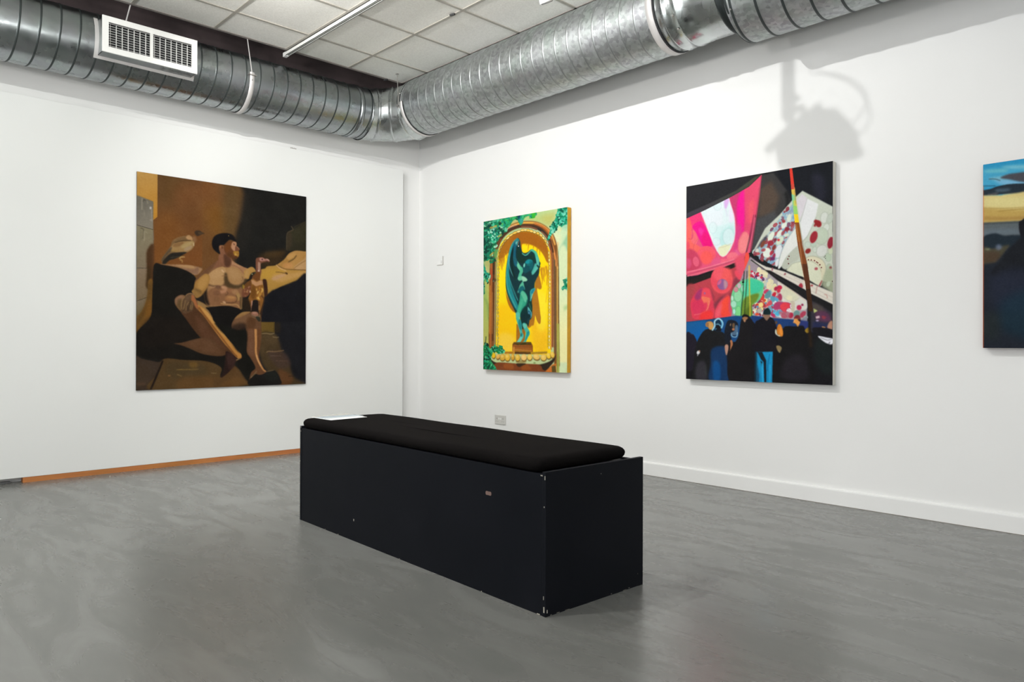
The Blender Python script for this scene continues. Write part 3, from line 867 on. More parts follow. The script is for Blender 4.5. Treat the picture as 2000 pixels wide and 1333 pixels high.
SK = 11.106
def paint_seated_man():
    A = Art(500, 600, [(267, 335), (597, 384.5), (598, 750.5), (266.5, 763)], '1b1815')
    O = lambda: A.frame(250, 320, 2.897)
    f = lambda x, y: A.frame(x, y, SK)
    # brown plaster wall fading into the dark corner
    O()
    A.poly([(40, 30), (700, 120), (700, 620), (40, 700)], '704a26')
    A.grad([(160, 50), (420, 85), (420, 580), (140, 580)], '654628', '7a4a22', (170, 80), (200, 520))
    A.S([(150, 300), (260, 280), (300, 420), (230, 560), (150, 580)], '805020', 22, .6)
    A.S([(420, 110), (540, 130), (560, 260), (460, 330), (380, 220)], '7b4e28', 24, .6)
    A.S([(440, 240), (560, 250), (600, 380), (470, 400)], '7e5420', 22, .8)
    A.S([(540, 90), (640, 110), (630, 300), (600, 420), (540, 400)], '5f4a2c', 16, .75)
    A.S([(180, 60), (300, 80), (260, 220), (170, 240)], '5f431f', 22, .6)
    A.S([(300, 110), (460, 130), (380, 200), (300, 260), (260, 200)], '7d4c26', 20, .5)
    A.S([(642, 60), (1040, 130), (1040, 660), (650, 660), (600, 520), (612, 400), (640, 300), (655, 180)], '1a1917', 8)
    A.S([(652, 180), (700, 180), (690, 400), (640, 500), (605, 470), (630, 330)], '24211d', 14, .8)
    # ochre strip and grey locker
    A.poly([(48, 30), (166, 55), (166, 300), (140, 320), (48, 320)], 'c08c40')
    A.grad([(48, 30), (166, 55), (166, 300), (140, 320), (48, 320)], 'c29550', 'bd8530', (60, 60), (150, 290))
    A.poly([(48, 178), (142, 215), (142, 350), (146, 420), (138, 560), (136, 680), (110, 800), (70, 860), (44, 880), (40, 500)], '7c7364', 1)
    A.grad([(48, 182), (141, 217), (141, 372), (48, 348)], '706b60', '8a8274', (60, 200), (110, 360))
    A.grad([(48, 350), (141, 374), (141, 590), (48, 586)], '8b8268', '857660', (50, 360), (130, 560))
    A.grad([(48, 592), (136, 592), (120, 760), (48, 775)], '8a7660', '7d6a50', (60, 600), (90, 760))
    A.grad([(48, 778), (118, 755), (80, 850), (46, 870)], '80705a', '6f6140', (60, 780), (60, 860))
    for q in ([(50, 346), (142, 373)], [(50, 589), (136, 590)], [(50, 776), (118, 752)]): A.line(q, 2.2, '322b1e', sm=False)
    f(260, 330)
    A.line([(195, 640), (190, 760), (190, 890)], 22, 'a89f8e', 1, .8); A.line([(215, 720), (230, 670), (270, 700)], 14, '4b463e', 1)
    A.line([(300, 700), (320, 760)], 16, 'aaa08a', 1, .7); A.ell(378, 850, 22, 28, 'c8c4c0', 0, 1)
    A.line([(400, 880), (402, 1060), (410, 1150)], 10, 'b2aca4', 1, .8); A.line([(360, 1110), (420, 1112)], 14, 'b5aea2', 1, .8); A.line([(240, 900), (242, 1060)], 9, '9c9484', 1, .7)
    A.line([(90, 575), (430, 715)], 6, '5d594c', 1, .8); A.line([(430, 715), (425, 1060)], 8, '5f584a', 1, .7)
    f(260, 440)
    A.line([(150, 60), (225, 100), (215, 300)], 18, '5a5240', 1.5, .9); A.line([(240, 120), (240, 340)], 20, 'b0a58d', 2, .7); A.line([(260, 130), (320, 180)], 14, 'a99d86', 2, .6); A.line([(165, 100), (180, 330)], 16, '746c58', 2, .7)
    # brown shadow edge of the locker and lower ochre
    A.S([(440, 410), (360, 450), (300, 560), (285, 700), (300, 900), (300, 1100), (290, 1340), (430, 1340), (440, 1000), (445, 700)], '4b3018', 3)
    A.S([(440, 450), (400, 520), (400, 900), (400, 1200), (445, 1200), (445, 600)], '5e3a1f', 4, .7)
    A.S([(320, 900), (300, 1340), (370, 1340), (380, 1000)], '38290f', 4, .7)
    f(260, 550)
    A.S([(330, -20), (320, 220), (260, 500), (150, 700), (80, 790), (80, 1160), (200, 1010), (400, 800), (415, 500), (430, -20)], '7a5524', 2)
    A.S([(330, 40), (320, 300), (230, 600), (110, 790), (80, 960), (180, 850), (290, 600), (380, 300), (400, 40)], '59411e', 6, .8)
    A.S([(300, 480), (380, 420), (400, 760), (300, 850)], '8a5a20', 8, .6)
    # gull on the ledge
    f(260, 440)
    A.S([(1330, 150), (1370, 115), (1440, 120), (1500, 160), (1545, 180), (1480, 200), (1400, 235), (1350, 210)], '3d2f22', 1)
    A.S([(1400, 150), (1470, 150), (1500, 180), (1430, 200)], '54402a', 1, .8)
    A.S([(1270, 260), (1340, 240), (1370, 330), (1330, 380), (1280, 320)], '96704e', 3, .7)
    A.S([(620, 740), (700, 610), (800, 470), (860, 330), (960, 280), (1130, 240), (1180, 215), (1260, 240), (1300, 320), (1330, 380), (1310, 470), (1230, 550), (1080, 600), (900, 620), (760, 720), (660, 860)], '7c5f3d', 1)
    A.S([(830, 460), (900, 390), (1080, 350), (1290, 340), (1320, 400), (1290, 490), (1180, 580), (980, 600), (860, 560), (800, 530)], 'a07e50', 2)
    A.S([(900, 400), (1100, 370), (1010, 450), (870, 470)], '87623b', 2, .8)
    A.S([(1050, 440), (1200, 360), (1300, 370), (1200, 460), (1060, 500)], 'b29a68', 3, .8)
    A.S([(1120, 500), (1270, 440), (1240, 520), (1120, 560)], 'a98f72', 2, .8)
    A.S([(1140, 260), (1200, 215), (1260, 250), (1290, 320), (1200, 320)], 'b98f62', 2)
    A.line([(880, 340), (980, 270), (1140, 240)], 26, '8a6a44', 2, .9); A.line([(900, 380), (1040, 340), (1250, 330)], 14, '3a2a18', 1, .8)
    A.S([(620, 740), (720, 590), (830, 470), (820, 560), (740, 640), (640, 780)], '5b4a35', 1)
    A.S([(640, 860), (650, 770), (800, 620), (960, 590), (1160, 585), (1030, 670), (900, 730), (790, 760), (690, 850)], '26221c', 1)
    A.line([(820, 560), (960, 555)], 24, '9c7c40', 1, .9); A.line([(800, 700), (1000, 680)], 12, '57503d', 1, .8); A.line([(1310, 380), (1310, 450)], 14, 'd8c09a', 1)
    A.line([(1000, 730), (1040, 690), (1120, 690)], 26, 'b9985e', 1); A.line([(1010, 750), (1060, 760), (1065, 810)], 20, 'b58f52', 1)
    A.S([(440, 835), (800, 850), (1000, 850), (1250, 870), (1420, 910), (1500, 960), (1360, 1080), (1180, 1000), (1000, 920), (700, 870)], 'a27a56', 1.5)
    A.S([(930, 870), (1240, 870), (1330, 920), (1250, 930), (1080, 900)], 'bd9364', 2, .8)
    A.S([(1060, 940), (1300, 960), (1400, 900), (1420, 1000), (1360, 1070)], '8a6650', 2, .8)
    # black sofa
    O()
    A.S([(148, 570), (200, 572), (290, 590), (350, 615), (385, 650), (380, 700), (350, 740), (430, 800), (520, 900), (620, 1100), (560, 1190), (530, 1210), (520, 1170), (430, 1125), (200, 1105), (60, 1080), (48, 960), (130, 860), (140, 700)], '16130f', 1)
    A.poly([(420, 700), (700, 700), (760, 1330), (640, 1330), (500, 1000)], '14130f', 2)
    A.S([(130, 870), (300, 880), (420, 960), (300, 1010), (120, 1040), (60, 990)], '1c1510', 10, .8)
    # grey draped shape top right and the ground behind the table
    f(420, 450)
    A.S([(1560, 60), (1640, 10), (1760, -70), (1990, -160), (1990, 460), (1700, 440), (1560, 440), (1540, 250)], '2e2a1d', 2)
    A.S([(1620, 40), (1800, -40), (1990, -120), (1990, 200), (1750, 260)], '35321f', 8, .7)
    A.line([(1640, -90), (1680, -10), (1560, 60), (1545, 250), (1545, 430)], 16, '6d5b44', 1.5, .8)
    A.S([(1560, 80), (1640, 60), (1650, 300), (1560, 400)], '3f3425', 5, .8)
    A.line([(1700, -60), (1780, -110), (1960, -190)], 12, '4f4229', 2, .7)
    A.S([(1000, 500), (1200, 460), (1450, 420), (1560, 440), (1480, 620), (1330, 760), (1150, 800), (1000, 800), (930, 620)], '3a2a16', 8, .9)
    A.S([(1080, 500), (1300, 460), (1500, 480), (1350, 560), (1150, 560)], '4a361c', 6, .8)
    # table cloth
    A.S([(980, 860), (1080, 830), (1130, 780), (1320, 755), (1500, 640), (1700, 520), (1990, 560), (1990, 980), (1700, 1110), (1500, 1190), (1330, 1280), (1130, 1420), (1040, 1500), (1000, 1300), (960, 1000)], 'b58a42', 1.5)
    A.S([(1000, 900), (1150, 830), (1500, 870), (1400, 1000), (1150, 1060), (1020, 1050)], 'c0943a', 6, .8)
    A.S([(1250, 960), (1700, 920), (1990, 880), (1990, 960), (1600, 1080), (1350, 1120)], 'c79a5c', 5, .8)
    A.S([(1220, 1040), (1400, 960), (1540, 960), (1400, 1040), (1270, 1090)], 'c59a78', 3, .7)
    A.S([(1340, 760), (1480, 650), (1580, 520), (1650, 470), (1760, 440), (1940, 460), (1990, 480), (1990, 860), (1800, 860), (1560, 850), (1420, 820)], 'b98b4e', 1)
    A.S([(1380, 760), (1540, 600), (1700, 500), (1740, 600), (1600, 700), (1500, 800)], 'a67a3c', 4, .8)
    A.S([(1560, 560), (1700, 490), (1760, 540), (1680, 600), (1580, 640)], 'cc9c5c', 3, .8)
    A.S([(1700, 820), (1900, 640), (1990, 560), (1990, 850)], 'c2996a', 2, .9)
    A.line([(1760, 540), (1700, 620), (1580, 690)], 24, '5b4626', 2.5, .8); A.line([(1340, 750), (1440, 810), (1560, 845), (1760, 855), (1990, 862)], 14, '5a3f1c', 1.2, .9)
    A.line([(1990, 640), (1850, 720), (1700, 830)], 14, '8a6432', 2, .8); A.line([(1320, 745), (1400, 820), (1540, 880)], 26, 'd3a772', 2, .8)
    A.S([(1460, 730), (1580, 700), (1690, 760), (1600, 820), (1480, 800)], 'd0925a', 4, .6)
    A.line([(1310, 905), (1400, 910), (1540, 935)], 16, '6a4a24', 1.5, .9); A.S([(1520, 910), (1570, 930), (1560, 960), (1530, 940)], '4a3018', 1)
    A.S([(1010, 1300), (1150, 1280), (1990, 960), (1990, 1130), (1500, 1330), (1280, 1420), (1100, 1560)], 'a67f3a', 6, .5)
    # dark table side
    A.S([(1990, 980), (1760, 1090), (1560, 1180), (1400, 1240), (1250, 1340), (1100, 1440), (1020, 1560), (1000, 2000), (1990, 2010)], '16151a', 3)
    f(420, 550)
    A.poly([(1000, 380), (1240, 190), (1640, 60), (1990, -60), (1990, 870), (990, 880)], '15151b', 3)
    A.poly([(1000, 870), (1420, 880), (1990, 860), (1990, 2250), (900, 2250)], '1a1a1f', 2)
    A.grad([(990, 875), (1300, 880), (1300, 1110), (1000, 1110)], '745a2a', '66501f', (1000, 900), (1280, 1080), 1.5)
    A.poly([(1290, 885), (1420, 885), (1420, 1110), (1290, 1110)], '2a2119', 4)
    f(420, 650)
    A.S([(980, 20), (1300, 20), (1400, 200), (1480, 500), (1620, 700), (1720, 960), (1950, 1100), (1900, 1140), (1380, 1150), (1200, 900), (1000, 600)], '4a3a24', 6)
    A.S([(1000, 60), (1300, 60), (1350, 200), (1150, 300), (1000, 500)], '54422a', 5, .8)
    A.S([(1150, 400), (1500, 420), (1650, 700), (1400, 780), (1200, 560)], '4b3931', 6, .8)
    A.S([(1380, 800), (1600, 880), (1700, 980), (1640, 1120), (1400, 1120)], '6a4326', 6, .8)
    A.line([(1000, 22), (1120, 14), (1200, 28), (1290, 12)], 14, 'b39a6a', 1, .9); A.line([(1250, 90), (1330, 104), (1390, 96)], 12, 'a08a64', 1, .8)
    A.line([(1120, 430), (1160, 405), (1300, 412), (1500, 385)], 16, '9a7a50', 1.3, .9); A.line([(1200, 500), (1440, 505)], 14, '6b5548', 1.5, .8); A.line([(1320, 610), (1590, 615)], 16, '6d5244', 2, .7)
    A.line([(1600, 945), (1720, 950)], 16, '2b1e18', 1.5, .8)
    # floor slabs on the left
    f(260, 650)
    A.S([(60, 540), (200, 560), (520, 630), (640, 640), (560, 900), (400, 1240), (60, 1260)], '43352a', 2)
    A.S([(80, 700), (300, 680), (400, 900), (300, 1100), (80, 1100)], '493a2c', 9, .8)
    A.S([(660, 570), (1100, 590), (1500, 605), (1720, 650), (1870, 720), (1930, 800), (1900, 980), (2100, 1230), (400, 1250), (540, 880)], '5a4326', 2)
    A.S([(760, 640), (1300, 660), (1600, 760), (1500, 980), (800, 960)], '4f3f27', 9, .8)
    A.S([(1100, 960), (1900, 980), (2500, 1250), (1100, 1250)], '6b4a27', 8, .8)
    A.line([(650, 600), (560, 830), (390, 1230)], 40, '1f1611', 2); A.line([(950, 800), (1080, 797), (1300, 797), (1420, 790)], 12, 'a07f3c', 1, .9)
    A.line([(960, 900), (1060, 945)], 16, '9a7c48', 1, .8); A.ell(790, 930, 30, 16, '8c6238', 0, 1); A.line([(1700, 875), (1810, 880)], 10, 'a58c62', 1)
    A.S([(1220, 650), (1380, 640), (1400, 740), (1260, 760)], '7a5a28', 5, .7); A.S([(100, 1090), (280, 1090), (260, 1130), (100, 1130)], '6a4b36', 4, .7)
    f(420, 650)
    A.poly([(120, 980), (420, 700), (560, 820), (770, 1140), (-20, 1180), (-20, 1000)], '5f4325', 3)
    A.S([(180, 1080), (500, 960), (700, 1120), (200, 1160)], '6f4d28', 6, .7)
    # ------------- the man: dark trousers area, legs
    f(260, 550)
    A.S([(920, 360), (1000, 300), (1090, 290), (1200, 330), (1380, 400), (1560, 490), (1700, 610), (1770, 760), (1780, 900), (1700, 800), (1500, 640), (1400, 560), (1330, 700), (1150, 700), (1030, 640), (930, 520), (905, 430)], '7a5838', 1.2)
    A.S([(920, 380), (1000, 305), (1080, 300), (1080, 380), (980, 440), (930, 500)], '9a7258', 3, .8)
    A.S([(960, 400), (1060, 380), (1050, 600), (970, 540)], '5f4a2e', 3, .8)
    A.S([(1400, 430), (1560, 500), (1700, 620), (1760, 740), (1770, 840), (1640, 700), (1500, 600), (1420, 540)], '8b6b42', 3, .9)
    A.S([(1410, 420), (1560, 500), (1690, 600), (1600, 620), (1450, 540), (1390, 480)], 'a37e4e', 2, .7)
    # right shin, lit from the right edge
    f(250, 320); O()
    A.S([(300, 830), (350, 800), (400, 815), (440, 860), (500, 930), (560, 1000), (620, 1050), (642, 1085), (640, 1105), (600, 1120), (560, 1090), (500, 1050), (440, 1010), (390, 960), (330, 880)], '543621', 2)
    A.S([(380, 860), (430, 900), (520, 1000), (560, 1050), (500, 1040), (420, 970)], '62402b', 4, .8)
    A.S([(385, 795), (420, 810), (460, 850), (520, 930), (575, 1000), (620, 1045), (642, 1080), (640, 1102), (622, 1105), (585, 1060), (540, 1010), (480, 930), (430, 860), (392, 820)], 'c08440', 1)
    A.S([(410, 810), (450, 838), (510, 915), (560, 985), (530, 965), (470, 890), (425, 835)], 'd09c56', 1.5, .8)
    A.line([(400, 812), (470, 905), (540, 995), (590, 1060), (620, 1095)], 9, '7c4c26', 1.3, .8)
    A.S([(560, 1060), (620, 1100), (636, 1104), (600, 1130), (580, 1170), (540, 1205), (528, 1205), (545, 1150), (550, 1100)], '2a1a16', 2)
    A.line([(632, 1103), (612, 1112)], 5, 'cfa873', 1)
    A.S([(560, 1070), (610, 1100), (600, 1150), (570, 1160)], '3e2722', 3, .8)
    # other thigh lying down
    A.S([(262, 1016), (300, 1012), (360, 998), (420, 984), (470, 990), (510, 1020), (548, 1060), (545, 1084), (500, 1088), (420, 1075), (350, 1045), (300, 1026)], '5e4029', 1.2)
    A.S([(340, 1008), (430, 990), (500, 1030), (530, 1070), (430, 1060), (360, 1036)], '68472f', 4, .7)
    # left knee and shin
    f(420, 550)
    A.S([(350, 960), (400, 840), (470, 740), (560, 680), (660, 650), (780, 655), (900, 655), (940, 700), (1000, 760), (1000, 900), (980, 1330), (680, 1330), (660, 1000), (480, 1060), (380, 1060)], '6b4a32', 1.5)
    A.S([(560, 680), (700, 652), (760, 665), (600, 760), (480, 800), (430, 800)], 'a57c4a', 2, .9)
    A.S([(420, 830), (560, 760), (740, 700), (800, 760), (660, 900), (480, 960), (400, 920)], '7d5a3e', 5, .8)
    A.S([(360, 980), (520, 900), (660, 920), (660, 1040), (480, 1080), (380, 1080)], '33241b', 6, .9)
    A.S([(700, 800), (800, 780), (880, 820), (860, 1000), (720, 1050)], '5a3a22', 5, .8)
    f(420, 650)
    A.S([(680, -60), (960, -60), (990, 200), (960, 420), (980, 600), (1060, 780), (1120, 850), (1000, 920), (860, 900), (780, 1010), (740, 1020), (790, 860), (880, 760), (780, 560), (700, 440), (670, 260)], '6a452c', 1.5)
    A.S([(700, -40), (840, -40), (850, 300), (860, 500), (780, 480), (710, 400), (690, 200)], '77513a', 4, .8)
    A.S([(930, -60), (990, -40), (980, 300), (950, 440), (930, 200)], '6a4326', 3, .9)
    A.line([(880, -80), (890, 200), (890, 420), (930, 580), (1000, 720), (1060, 810), (1110, 845)], 52, 'c98f56', 1.6, 1, w2=26)
    A.line([(905, 480), (940, 600), (1000, 720)], 18, 'e0ab74', 1.2, .9)
    A.line([(800, 960), (860, 900), (910, 830)], 26, '80684a', 2, .8); A.line([(780, 985), (810, 955)], 22, '9c8a6c', 1.5, .8)
    A.S([(740, 1040), (860, 940), (1000, 920), (1120, 880), (1280, 820), (1340, 860), (1420, 1000), (1400, 1130), (780, 1140)], '1a1716', 2)
    A.S([(1100, 880), (1300, 830), (1400, 980), (1250, 1060), (1100, 1000)], '20221f', 5, .8)
    A.line([(1110, 850), (1200, 828), (1280, 815)], 12, '7f6a4c', 1, .9); A.S([(480, 640), (600, 560), (700, 600), (740, 760), (760, 900), (720, 1040), (600, 900)], '15130f', 4)
    # torso
    f(420, 550)
    A.S([(-330, -60), (-300, -150), (-180, -260), (0, -340), (200, -400), (340, -440), (560, -340), (690, -240), (720, -130), (640, 0), (580, 100), (570, 400), (570, 600), (400, 560), (200, 530), (-20, 540), (-170, 520), (-240, 300), (-260, 60)], 'a37a50', 1)
    f(420, 450)
    A.S([(-40, 1240), (200, 1240), (580, 1250), (600, 1400), (560, 1700), (380, 1660), (150, 1630), (-150, 1620), (-200, 1400)], '8a6040', 3)
    # shoulders and arms
    A.S([(330, 640), (380, 660), (480, 740), (600, 790), (700, 830), (760, 900), (720, 1000), (640, 1060), (480, 900), (300, 760)], 'ab7c58', 1.5)
    A.S([(700, 830), (790, 790), (860, 840), (880, 920), (800, 960), (740, 1040), (690, 1060), (640, 1040), (620, 900)], 'b68a48', 2)
    A.S([(640, 900), (720, 850), (720, 980), (640, 1040)], 'c09660', 4, .7)
    A.S([(-100, 760), (0, 690), (100, 640), (200, 740), (200, 800), (60, 820), (-60, 900), (-200, 1000), (-330, 1080), (-400, 1180), (-440, 1100), (-350, 980), (-250, 880)], '6e4a30', 2)
    A.S([(60, 640), (180, 640), (220, 760), (120, 800), (0, 830), (-60, 860)], '8a5c42', 3, .8)
    # chest
    A.S([(-180, 1050), (-150, 960), (-60, 880), (60, 810), (180, 790), (240, 860), (250, 960), (230, 1080), (180, 1180), (60, 1200), (-100, 1180), (-180, 1140)], 'b88e5e', 1.5)
    A.S([(240, 800), (400, 790), (520, 850), (600, 950), (620, 1030), (560, 1130), (440, 1180), (320, 1160), (250, 1060), (240, 930)], 'aa8052', 1.5)
    A.S([(280, 840), (440, 830), (540, 900), (560, 1000), (440, 1060), (320, 1000)], 'b68d5e', 6, .8)
    A.S([(-100, 900), (60, 840), (200, 860), (180, 980), (40, 1060), (-100, 1040)], 'c39a6a', 7, .7)
    A.S([(200, 940), (250, 930), (280, 1060), (340, 1150), (480, 1190), (600, 1130), (640, 1050), (700, 1080), (560, 1240), (400, 1260), (260, 1230), (200, 1150)], '46351f', 3, .9)
    A.S([(-180, 1140), (-60, 1190), (120, 1200), (200, 1150), (240, 1200), (120, 1230), (-60, 1220), (-180, 1190)], '5c4028', 3, .8)
    A.line([(135, 850), (190, 910)], 24, 'dcb389', 1.3); A.line([(228, 690), (232, 790)], 26, 'c48a66', 1.5); A.line([(330, 640), (350, 690), (440, 745), (600, 800)], 14, 'c59474', 2, .7)
    A.line([(140, 600), (200, 740), (215, 800)], 12, '4a2c1e', 1.5, .8); A.line([(300, 760), (440, 770), (560, 860), (640, 960)], 9, '7f5a3a', 2, .7)
    A.line([(580, 1000), (600, 1060), (560, 1100)], 12, '6a5030', 2, .8)
    # abdomen
    f(420, 550)
    for (x, y, rx, ry, c, r) in [(190, 130, 70, 36, 'c79470', 20), (230, 180, 40, 50, 'b98664', 10), (160, 220, 70, 36, 'bd8664', -10), (330, 200, 90, 46, '9a6b48', 0), (440, 230, 70, 60, 'a87c54', 0), (120, 330, 80, 40, '8c6040', -10),
                                (330, 370, 120, 60, 'a87448', 4), (350, 340, 90, 26, 'c08c58', 5), (40, 250, 80, 60, '7a5238', 0), (30, 380, 70, 60, '80593a', 0), (500, 330, 46, 90, 'b08a54', 0), (60, 120, 70, 40, '6d4a34', 10)]:
        A.ell(x, y, rx, ry, c, r, 3, .85)
    A.line([(450, 300), (480, 370), (450, 440), (380, 460), (220, 460)], 12, '4a2c18', 1.5, .9); A.line([(250, 210), (280, 260), (220, 300)], 12, '5a3826', 2, .8)
    A.line([(120, 470), (220, 490), (360, 500), (470, 500), (540, 570)], 26, 'b98e5c', 2.5, .9); A.ell(200, 450, 40, 22, 'd0a47c', 30, 2, .9); A.line([(-130, 100), (-40, 130), (10, 100)], 14, 'b98a68', 2, .8)
    A.line([(260, -130), (140, -120)], 10, '8a6040', 2)
    A.S([(-240, 40), (-180, 60), (-170, 320), (-120, 520), (-230, 420), (-250, 200)], '241a12', 3)
    # shorts
    A.S([(-60, 560), (100, 535), (300, 530), (440, 560), (540, 600), (560, 660), (440, 760), (360, 900), (330, 1100), (0, 880), (-60, 760), (-130, 640), (-200, 560)], '120f0e', 1.5)
    A.S([(0, 880), (100, 1040), (300, 1240), (480, 1500), (600, 1560), (680, 1500), (690, 1080), (520, 1060), (340, 1000)], '14130f', 3)
    # raised forearm and hand on the knee
    f(260, 550)
    A.S([(1310, 160), (1340, 20), (1440, -80), (1500, -130), (1560, -170), (1640, -150), (1660, -60), (1640, 40), (1600, 150), (1500, 280), (1440, 330), (1360, 350), (1290, 250), (1270, 200)], 'a3773c', 1.2)
    A.S([(1400, 20), (1500, -110), (1600, -150), (1640, -80), (1600, 60), (1500, 180), (1420, 160)], 'bd8f50', 5, .9)
    A.S([(1290, 200), (1340, 150), (1440, 180), (1500, 250), (1420, 340), (1340, 320)], '96703e', 3, .9)
    A.line([(1330, 160), (1400, 190), (1480, 230)], 30, '5c4322', 4, .8); A.line([(1500, 290), (1600, 150)], 14, '6a4c26', 2, .7)
    A.S([(1130, 330), (1160, 280), (1240, 250), (1310, 270), (1340, 330), (1370, 400), (1390, 470), (1400, 560), (1420, 610), (1380, 600), (1320, 520), (1300, 600), (1280, 660), (1250, 640), (1200, 680), (1130, 690), (1080, 660), (1040, 640), (1050, 540), (1070, 400)], '5f4630', 1.3)
    A.S([(1260, 290), (1320, 300), (1350, 380), (1390, 480), (1410, 600), (1360, 560), (1300, 440), (1260, 400)], 'a8683e', 1.5)
    A.S([(1150, 330), (1230, 290), (1260, 330), (1220, 420), (1160, 500), (1120, 460)], '69503a', 3, .9)
    for q in ([(1120, 330), (1070, 400), (1050, 500), (1055, 600)], [(1135, 400), (1115, 520), (1090, 620)], [(1220, 440), (1170, 500), (1150, 620)], [(1250, 500), (1240, 600)], [(1275, 430), (1285, 520), (1270, 610)]):
        A.line(q, 13, 'a98a58', 1, .85)
    A.line([(1140, 310), (1190, 265), (1270, 258), (1320, 290)], 14, 'c09468', 1, .9)
    for q in ([(1240, 420), (1210, 560), (1200, 640)], [(1180, 520), (1180, 640)], [(1110, 600), (1080, 640)]): A.line(q, 14, '30221a', 1.2, .8)
    # head with cap
    f(420, 450)
    A.S([(90, 350), (90, 500), (70, 600), (120, 700), (200, 780), (320, 790), (360, 620), (300, 500), (200, 400)], '8a5c42', 1.2)
    A.S([(190, 520), (210, 770), (310, 780), (345, 640), (300, 580)], '4f3020', 3, .85)
    A.S([(200, 300), (260, 250), (360, 235), (430, 240), (462, 290), (455, 340), (490, 370), (524, 410), (505, 455), (512, 500), (505, 560), (470, 605), (380, 610), (280, 570), (220, 500), (190, 400)], '6a4026', 1.1)
    A.S([(330, 340), (370, 260), (440, 250), (460, 300), (440, 360), (430, 450), (390, 440), (350, 390)], 'bd8a68', 1.5)
    A.S([(220, 330), (280, 260), (350, 250), (340, 330), (330, 400), (260, 480), (210, 420)], '70421e', 3)
    A.S([(390, 470), (420, 450), (500, 450), (512, 500), (500, 570), (440, 560), (400, 520)], 'a87a30', 1.6)
    A.ell(440, 520, 22, 26, 'c9a352', 0, 1.2, .9); A.line([(450, 500), (505, 505)], 8, '7c4a24', 1)
    A.S([(430, 380), (460, 350), (520, 410), (490, 440), (440, 440)], '7a4a36', 1.4); A.line([(455, 340), (490, 375), (522, 410)], 8, 'd8a988', 1)
    A.ell(405, 300, 22, 10, '4a281a', 50, 1.2); A.line([(430, 560), (480, 600), (360, 600)], 26, '4b2c16', 2, .9)
    A.S([(260, 500), (340, 480), (400, 570), (470, 600), (360, 600), (270, 560)], '553418', 3, .7)
    A.ell(130, 350, 52, 44, 'a87350', 20, 1); A.ell(150, 370, 24, 32, '5c3620', 0, 2, .8); A.line([(85, 320), (120, 300), (170, 310)], 12, 'c48f66', 1)
    f(250, 320); O()
    A.S([(474, 440), (488, 410), (520, 395), (560, 393), (592, 405), (612, 440), (575, 430), (552, 448), (540, 460), (518, 462), (513, 480), (520, 510), (500, 500), (478, 475)], '110f11', 1)
    A.line([(590, 410), (606, 424), (614, 442)], 3, '2b2019', 1); A.ell(568, 408, 2, 3, 'a8884c')
    # vulture
    f(420, 450)
    A.S([(880, 620), (930, 590), (1010, 585), (1050, 605), (1100, 615), (1150, 630), (1180, 670), (1160, 690), (1120, 680), (1040, 700), (990, 720), (985, 800), (1000, 900), (975, 1000), (960, 1080), (890, 1110), (800, 1060), (820, 960), (880, 900), (875, 760)], '7a4c38', 1)
    A.S([(960, 600), (1030, 595), (1070, 625), (1140, 630), (1172, 665), (1120, 662), (1060, 660), (1000, 670), (960, 650)], 'b98578', 1.2)
    A.ell(1018, 630, 16, 13, '2a1714', 0, 1); A.line([(1090, 660), (1130, 668), (1160, 690)], 10, '5a2e26', 1); A.line([(1100, 620), (1140, 632), (1170, 665)], 12, 'd2ab96', 1)
    A.S([(925, 700), (970, 700), (980, 780), (960, 900), (930, 860)], 'b48c78', 1.5, .9); A.ell(940, 880, 14, 26, 'dcc8b8', 10, 1)
    A.S([(820, 980), (890, 920), (960, 900), (970, 1010), (940, 1080), (880, 1090), (820, 1060)], '6e421e', 1.5)
    A.S([(740, 1060), (750, 980), (800, 920), (880, 900), (840, 960), (800, 1000), (780, 1080)], '241a14', 1); A.ell(800, 950, 16, 14, 'a3a878', 0, 1); A.ell(860, 925, 18, 12, '4d5a34', 0, 1)
    A.S([(770, 1090), (820, 1050), (900, 1100), (960, 1080), (1030, 1070), (1040, 1160), (1040, 1250), (1000, 1380), (880, 1480), (800, 1440), (770, 1300)], '9a6a32', 1.3)
    A.S([(770, 1090), (830, 1080), (900, 1120), (1000, 1080), (1040, 1160), (920, 1230), (820, 1190)], 'bf8e64', 1.5)
    A.S([(1030, 1080), (1070, 1055), (1110, 1080), (1130, 1200), (1140, 1330), (1120, 1420), (1070, 1430), (1050, 1250)], '3a2116', 1)
    A.S([(640, 1170), (720, 1100), (780, 1090), (790, 1240), (760, 1340), (680, 1440), (610, 1400), (600, 1260)], '6d4420', 1.6)
    f(420, 550)
    A.S([(600, 60), (640, 100), (620, 200), (590, 130)], 'a98632', 2, .8)
    A.S([(590, 180), (700, 120), (780, 100), (760, 240), (680, 330), (590, 330)], '7a4a34', 1.6, .9)
    A.S([(700, 400), (760, 260), (800, 60), (880, 100), (1030, 80), (1050, 300), (1060, 380), (1000, 600), (960, 700), (940, 430), (820, 410), (780, 560), (720, 420)], '8c5a26', 1.5)
    A.S([(800, 100), (870, 120), (880, 330), (820, 380), (770, 300)], '6e4518', 3, .9)
    A.dabs([(890, 120), (1040, 110), (1030, 300), (960, 400), (900, 380)], 34, ['d9a850', 'c48c38', 'e6c06c', 'a8702a', '7c4a1c'], 9, 18, (1, 2.2), (60, 120), (.7, 1), 5, 1)
    A.dabs([(620, 130), (760, 110), (760, 220), (640, 330)], 16, ['c08a60', '9c6848', 'e2bd98', '6a3a24'], 9, 16, (1, 2), (30, 150), (.6, 1), 6, 1)
    A.ell(760, 222, 12, 20, 'e8cdb0', 20, 1); A.ell(690, 222, 12, 18, 'd8a66a', 0, 1)
    A.line([(800, 410), (790, 500), (780, 640)], 30, 'a8705a', 1.2, .95, w2=12); A.line([(805, 420), (795, 520)], 10, 'dfb8a6', 1); A.line([(830, 420), (820, 640)], 10, '14100c', 1)
